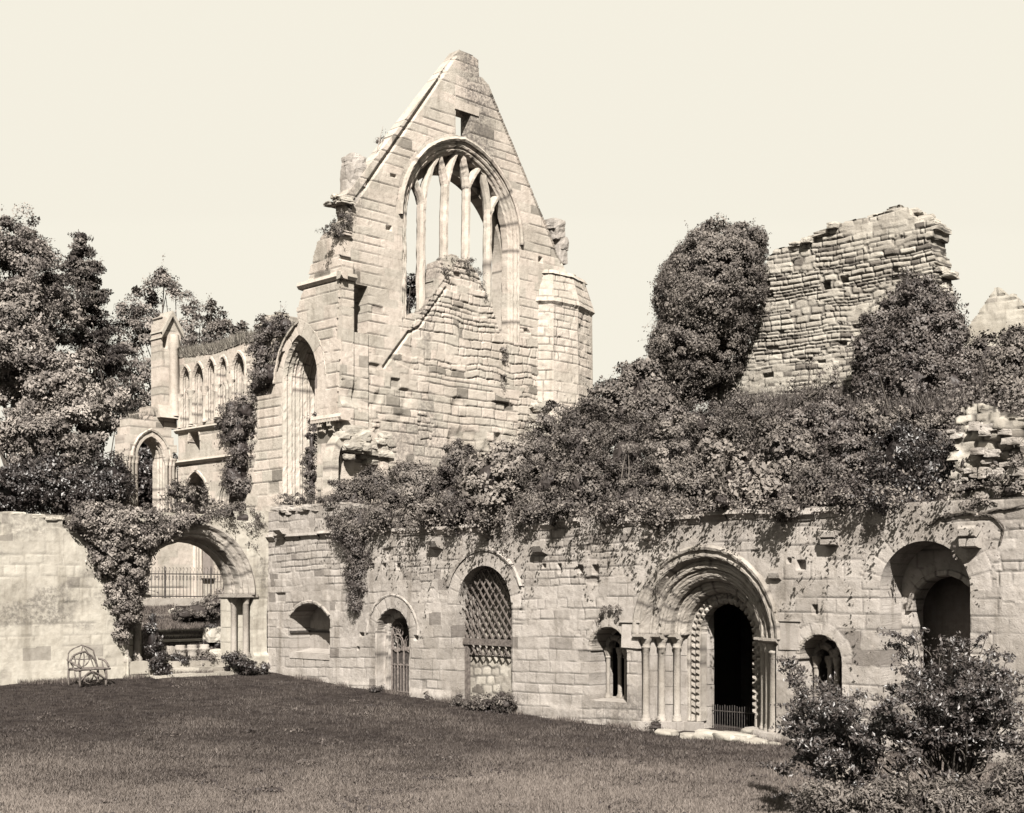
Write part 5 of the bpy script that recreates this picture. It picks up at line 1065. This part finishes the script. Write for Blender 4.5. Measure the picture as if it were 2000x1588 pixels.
Z0 = np.interp(y, [k_(500, 660)[0], k_(478, 662)[0], k_(420, 684)[0], k_(356, 692)[0]], [k_(500, 660)[1], k_(478, 662)[1], k_(420, 684)[1], k_(356, 692)[1]])
blades(mb, np.c_[8+g.uniform(-.05, .6, k), y, Z0-.15], .5, .02, g, .3)
k = 2200; f_px = g.uniform(268, 344, k); X = h_(f_px, 815)[0]; blades(mb, np.c_[X, YC+g.uniform(0, .8, k), np.interp(f_px, [262, 286, 300, 345], [h_(262, 812)[1], h_(286, 812)[1], h_(300, 803)[1], h_(345, 806)[1]])-.25], .42, .018, g, .3)
k = 5000; X = g.uniform(-14, -5.2, k); zz = np.interp(X, [-20, -8.6, -7.6, -6.4, -5.5], [5.5, 5.46, 5.32, 5.34, 5.6]); m = fbm(X*1.2, X*0, 45, 3) > .05; blades(mb, np.c_[X, YN+g.uniform(0, .7, k), zz][m], .22, .009, g, .35)
mb.build('wall_top_grass', M['straw'], None, label='long dry grass growing along the tops of the old walls', cat='grass', kind='stuff')
mb = MB(); foliage(mb, pxb([(672, 430, 16, 14), (660, 440, 16, 10), (681, 412, 10, 12), (645, 447, 12, 7), (655, 455, 16, 6), (630, 452, 10, 5)], ('Y', YG-.05)), .055, .12, .8, 30, 1331, core=0, bias=-.1, sprig=.5)
mb.build('ledge_weeds', M['leaf'], None, label='clump of weeds on the broken shoulder left of the tall gable', cat='weed')
mb = MB(); foliage(mb, pxb([(744, 262, 10, 12), (738, 278, 8, 6)], ('Y', YG+.6)), .08, .14, .5, 16, 1333, core=0); tube(mb, [at(735, 300, 47.5), at(742, 270, 47.5), at(748, 246, 47.5)], [.02, .012, .006], 5)
mb.build('gable_sapling', M['tree'], None, label='tiny tree sprouting from the left slope of the tall gable', cat='sapling')
mb = MB(); foliage(mb, pxb([(880, 512, 24, 12), (915, 520, 22, 16), (935, 545, 14, 22), (942, 575, 8, 14), (862, 535, 14, 24)], ('Y', YG+.1)), .055, .14, .7, 34, 1337, core=0)
mb.build('window_weeds', M['leaf'], None, label='weeds on the rubble filling inside the tall pointed window', cat='weed')
mb = MB(); foliage(mb, pxb([(985, 690, 8, 16), (983, 745, 6, 16)], ('Y', YG-.05)), .05, .1, 1., 30, 1339, core=0)
mb.build('gable_weed', M['leaf'], None, label='small weeds rooted in the rubble right of the window foot', cat='weed')
mb = MB(); foliage(mb, pxb([(1180, 1192, 12, 8), (1202, 1188, 12, 10), (1170, 1205, 7, 6), (1208, 1200, 6, 10)], ('X', -.04)), .06, .1, .8, 20, 1341, core=0)
mb.build('wall_sprig', M['leaf'], None, label='sprig of leaves growing over the small window left of the great doorway', cat='weed')
# doorway shrubs
for i, (lab, b, pl, mt) in enumerate((
   ('tall dark shrub against the left jamb of the round doorway', [(300, 1250, 15, 40), (310, 1290, 20, 30), (318, 1310, 18, 18), (298, 1215, 8, 26)], ('Y', 38.0), 'yew'),
   ('round shrub on the doorway steps in front of the stone drums', [(347, 1287, 20, 11)], ('Y', 38.9), 'yew'), ('round shrub before the third and fourth stone drums', [(402, 1290, 20, 15), (392, 1298, 14, 10)], ('Y', 38.8), 'leaf'),
   ('dark shrub at the foot of the right doorway columns', [(468, 1298, 26, 18), (452, 1285, 14, 12), (490, 1306, 16, 10)], ('Y', 37.6), 'yew'), ('little tuft in the corner where the two walls meet', [(517, 1306, 10, 11)], ('Y', 37.5), 'yew'),
   ('large rose shrub on the bank beneath the railing', [(420, 1185, 28, 24), (390, 1195, 30, 18), (435, 1175, 16, 24), (360, 1200, 22, 12), (440, 1225, 16, 14)], ('Y', 43.5), 'leaf'),
   ('dark shrub beside the right end of the stone drums', [(425, 1258, 22, 15), (415, 1225, 16, 12)], ('Y', 40.2), 'yew'))):
    bush('shrub', lab, 'shrub', pxb(b, pl), mt, .07, .15, 1.3, 40, 1401+i*7, core=.7)
for i, (lab, b) in enumerate((('low clump of grass and weeds under the lattice window', [(905, 1372, 26, 12), (945, 1374, 36, 14), (985, 1374, 24, 16), (982, 1358, 10, 12)]), ('dark weed clump left of the small iron gate', [(735, 1348, 13, 8)]), ('small weed tuft on the plinth of the great doorway', [(1281, 1417, 16, 10)]), ('small weed beside the wall right of the small gate', [(834, 1362, 6, 10)]))):
    bush('weed_clump', lab, 'weed', pxb(b, ('X', -.3)), 'leaf' if i != 1 else 'yew', .06, .13, 1.3, 40, 1451+i*7, core=.6, up=.8)
# ---------------------------------------------------------------- trees behind the church
def tree(name, label, blobs, mat, leaf, cl_r, dens, per, seed, base, rad=.35, thin=.2, gz0=2.7, **k):
    bx = np.array(base); o = empty(name, tuple(bx), label, 'tree', 'trees behind the ruined church'); mb = MB()
    foliage(mb, blobs, leaf, cl_r, dens, per, seed, lump=.3, deep=.35, thin=thin, **k); mb.build('crown', M[mat], o)
    q = MB(); g = np.random.default_rng(seed); top_ = max(blobs, key=lambda b: b[0][2])[0]; m_ = bx*.5+np.array(top_)*.5; m_[:2] += g.normal(0, .3, 2)
    trunk = curve([bx-(0, 0, .6), bx+(0, 0, 2), m_, top_], 16); tube(q, trunk, np.linspace(rad*.7, .03, 16), 8)
    for c, r in blobs:
        h = np.clip((c[2]-bx[2])/(top_[2]-bx[2]+1e-6)-.15, .38, .92); a = trunk[int(h*15)]
        for j in range(3):
            e = np.array(c)+np.clip(g.normal(size=3), -1, .5)*r*.5; tube(q, curve([a, (a+e)/2+g.normal(size=3)*.3, e], 7), np.linspace(rad*.16, .02, 7), 5)
    q.build('trunk', M['bark'], o); return o
def tp(lst, t): return [(c, r*np.array((1, 1, 1))) for c, r in pxb(lst, None, t)]
tz = 74.
DT = 1.
tree('broadleaf_tree', 'tallest leafy tree at the left edge of the photo', tp([(25, 470, 55, 60), (-30, 520, 70, 80), (60, 540, 70, 70), (20, 620, 80, 80, -2), (90, 620, 60, 60, 1), (30, 710, 90, 70, -3), (-50, 660, 80, 90)], tz), 'tree', .18, .55, 1.7, 130, 2001, (*at(15, 1000, tz)[:2], 2.6), .5)
tree('lime_tree', 'low spreading leafy tree filling the space above the pale left wall', tp([(40, 770, 80, 70), (120, 740, 70, 70), (160, 820, 70, 70, -1), (90, 860, 80, 60, -2), (180, 900, 55, 60, -1), (120, 950, 90, 50, -2), (10, 850, 40, 40), (210, 960, 30, 40, -2), (215, 800, 30, 60)], 69.), 'tree', .18, .52, 1.8, 135, 2011, (*at(110, 1000, 69.)[:2], 2.6), .4)
tree('conifer_tree', 'dark pointed conifer behind the broadleaf trees', tp([(155, 455, 12, 24), (158, 490, 24, 26), (165, 530, 40, 34), (170, 580, 52, 40), (180, 640, 62, 44), (190, 700, 70, 50), (205, 770, 60, 60)], 79.), 'leaf', .18, .5, 1.6, 110, 2021, (*at(180, 1000, 79.)[:2], 2.7), .4, flat=.45, bias=-.2)
tree('ash_tree', 'airy tree with open crown behind the square turret stump', tp([(320, 560, 46, 36), (285, 595, 44, 40), (345, 600, 44, 44), (250, 640, 40, 50), (300, 660, 50, 50), (240, 720, 40, 60), (270, 780, 36, 60), (355, 660, 34, 40), (285, 730, 44, 56), (262, 830, 44, 50), (300, 790, 36, 50), (250, 690, 40, 50)], 82.), 'tree', .17, .46, 1.1, 62, 2031, (*at(290, 1000, 82.)[:2], 2.7), .35, thin=.45)
tree('rowan_tree', 'small dark tree rising over the lancet windows', tp([(410, 625, 30, 30), (400, 660, 38, 28), (430, 660, 30, 30), (385, 640, 22, 26), (415, 600, 14, 16), (455, 665, 14, 30), (470, 650, 12, 20)], 80.), 'leaf', .2, .45, 1.3, 70, 2041, (*at(415, 900, 80.)[:2], 2.7), .25, thin=.3)
tree('fir_tree', 'far fir whose top shows through the lower left of the tall window', tp([(800, 560, 30, 16), (795, 590, 20, 26), (790, 640, 30, 40)], 82.), 'yew', .2, .5, 1.4, 80, 2051, (*at(795, 1000, 82.)[:2], 2.8), .3)
for i, x in enumerate((-230, -120)):
    tree('oak_tree', ('oak beyond the left edge', 'oak just beyond the left edge')[i], tp([(x, 600, 90, 90), (x+20, 740, 110, 90), (x-30, 850, 120, 80)], 76.), 'tree', .3, .8, 1.0, 70, 2061+i, (*at(x, 1000, 76.)[:2], 2.6), .5)
# ---------------------------------------------------------------- foreground shrub at lower right
fs = empty('foreground_shrub', tuple(at(1860, 1640, 21)*np.array((1, 1, 0))+np.array((0, 0, -.3))), 'wide dark shrub with layered twiggy branches in the right foreground', 'shrub')
stemsq = MB(); fol = MB(); g = np.random.default_rng(77); root = np.array(fs.location)
tips = [(1745, 1242, 21.5), (1790, 1256, 21.), (1770, 1250, 21.3), (1835, 1285, 21), (1880, 1300, 20.5), (1905, 1262, 21.), (1925, 1248, 21.), (1940, 1258, 21), (1965, 1290, 20.5), (1990, 1310, 21), (1860, 1310, 21), (1815, 1275, 21.2)]
tips2 = [(1548, 1302, 21.6), (1575, 1312, 21.6), (1600, 1322, 21.5), (1556, 1385, 21.), (1585, 1398, 21.), (1540, 1420, 21.), (1632, 1348, 21.3), (1655, 1360, 21.2), (1690, 1368, 21.2), (1712, 1372, 21), (1640, 1395, 21), (1530, 1500, 20.6)]
sil = lambda x: np.interp(x, [1540, 1600, 1650, 1700, 1740, 1800, 1850, 1900, 1950, 2010], [1330, 1330, 1370, 1400, 1330, 1300, 1320, 1290, 1300, 1350])
for k in range(95):
    x = g.uniform(1550, 2030); y = sil(x)+abs(g.normal(0, 1))*75+12
    if y < 1590: (tips if x > 1705 else tips2).append((x, y, g.uniform(19.6, 21.4)-(y-1300)/260))
def spray(e, root, r0=.024, rr=.36, n=7):
    m_ = root*.45+e*.55+g.normal(size=3)*.25+np.array((0, 0, .1)); c = curve([root+g.normal(size=3)*.12, m_, e], 14); tube(stemsq, c, np.linspace(r0, .006, 14), 5)
    for j in range(n):
        p = c[int(g.uniform(7, 14))]; d = g.normal(size=3); d[2] = d[2]*.22; d += (e-root)/np.linalg.norm(e-root)*.6; d *= rr/np.linalg.norm(d)*g.uniform(.5, 1.3); q = p+d
        tw = curve([p, (p+q)/2+np.array((0, 0, .04)), q], 7); tube(stemsq, tw, np.linspace(.008, .003, 7), 4)
        k = 62; f = g.random(k); P = np.array([np.interp(f, np.linspace(0, 1, 7), tw[:, i]) for i in range(3)]).T+g.normal(size=(k, 3))*np.array((.05, .05, .028))
        leaves(fol, P, np.array((-.25, -.25, .8))+g.normal(0, .5, (k, 3)), .066, g, .5)
for x, y, t in tips: spray(at(x, y, t), root)
r2 = at(1665, 1640, 21.2)*np.array((1, 1, 0))+np.array((0, 0, -.3))
fol.build('foliage', M['yew'], fs); stemsq.build('branches', M['bark'], fs)
f2 = empty('foreground_shrub', tuple(r2), 'smaller dark shrub with reaching sprays before the small right window', 'shrub'); stemsq = MB(); fol = MB()
for x, y, t in tips2: spray(at(x, y, t), r2, .02, .34, 7)
fol.build('foliage', M['yew'], f2); stemsq.build('branches', M['bark'], f2)
bush('pale_shrub', 'low blurred shrub with pale narrow leaves along the bottom right edge', 'shrub', pxb([(1640, 1565, 70, 52), (1730, 1560, 80, 60, -.4), (1840, 1565, 90, 60, -.8), (1950, 1560, 90, 66, -1), (1585, 1560, 44, 34, .4), (2030, 1550, 60, 66, -1), (1980, 1500, 40, 40, -.6)], None, 18.6), 'leaf', .07, .2, 2.2, 64, 2101, stems=10, asp=.4, core=0, lump=.5, bias=-.2)
# ---------------------------------------------------------------- grass of the lawn
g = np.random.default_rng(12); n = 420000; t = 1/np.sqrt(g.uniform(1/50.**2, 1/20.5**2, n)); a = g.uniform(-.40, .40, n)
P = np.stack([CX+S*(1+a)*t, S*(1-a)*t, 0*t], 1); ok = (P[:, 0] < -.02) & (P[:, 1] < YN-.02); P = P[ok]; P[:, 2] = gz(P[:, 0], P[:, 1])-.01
cl = .5+.5*fbm(P[:, 0]*.35, P[:, 1]*.35, 88, 4); hgt = .055+.03*cl
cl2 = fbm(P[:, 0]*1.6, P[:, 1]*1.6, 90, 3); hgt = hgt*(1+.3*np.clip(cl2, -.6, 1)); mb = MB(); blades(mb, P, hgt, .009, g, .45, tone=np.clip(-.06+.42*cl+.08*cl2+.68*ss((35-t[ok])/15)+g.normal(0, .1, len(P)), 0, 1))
k = 16000; e = np.concatenate([np.c_[-np.abs(g.normal(0, .1, k//2))-.02, g.uniform(12, 38, k//2)], np.c_[g.uniform(-12, -.4, k//2), YN-.02-np.abs(g.normal(0, .1, k//2))]])
den = fbm(e[:, 0]*1.1+e[:, 1]*1.3, e[:, 1]*0, 19, 3) > -.15; e = e[den]; blades(mb, np.c_[e, gz(e[:, 0], e[:, 1])-.02], .16, .009, g, .3)
k = 60000; e = np.c_[g.uniform(-6, 1, k), g.uniform(39.4, 46, k)]; blades(mb, np.c_[e, gz(e[:, 0], e[:, 1])-.02], .12, .012, g, .4)
for k in range(150):                           # clover and daisy patches
    t_ = 1/math.sqrt(g.uniform(1/48.**2, 1/20.5**2)); a_ = g.uniform(-.4, .34); x_, y_ = CX+S*(1+a_)*t_, S*(1-a_)*t_
    if x_ > -.3 or y_ > YN-.3: continue
    m_ = int(g.uniform(15, 60)); r_c = g.uniform(.06, .28); q = np.c_[x_+g.normal(0, r_c, m_), y_+g.normal(0, r_c, m_)]; z_ = gz(q[:, 0], q[:, 1])+g.uniform(.03, .09, m_)
    leaves(mb, np.c_[q, z_], g.normal(0, .4, (m_, 3))+np.array((-.3, -.3, 1)), .05, g, .8, tone=np.clip(g.random()*.5-.1+g.normal(0, .1, m_), 0, 1))
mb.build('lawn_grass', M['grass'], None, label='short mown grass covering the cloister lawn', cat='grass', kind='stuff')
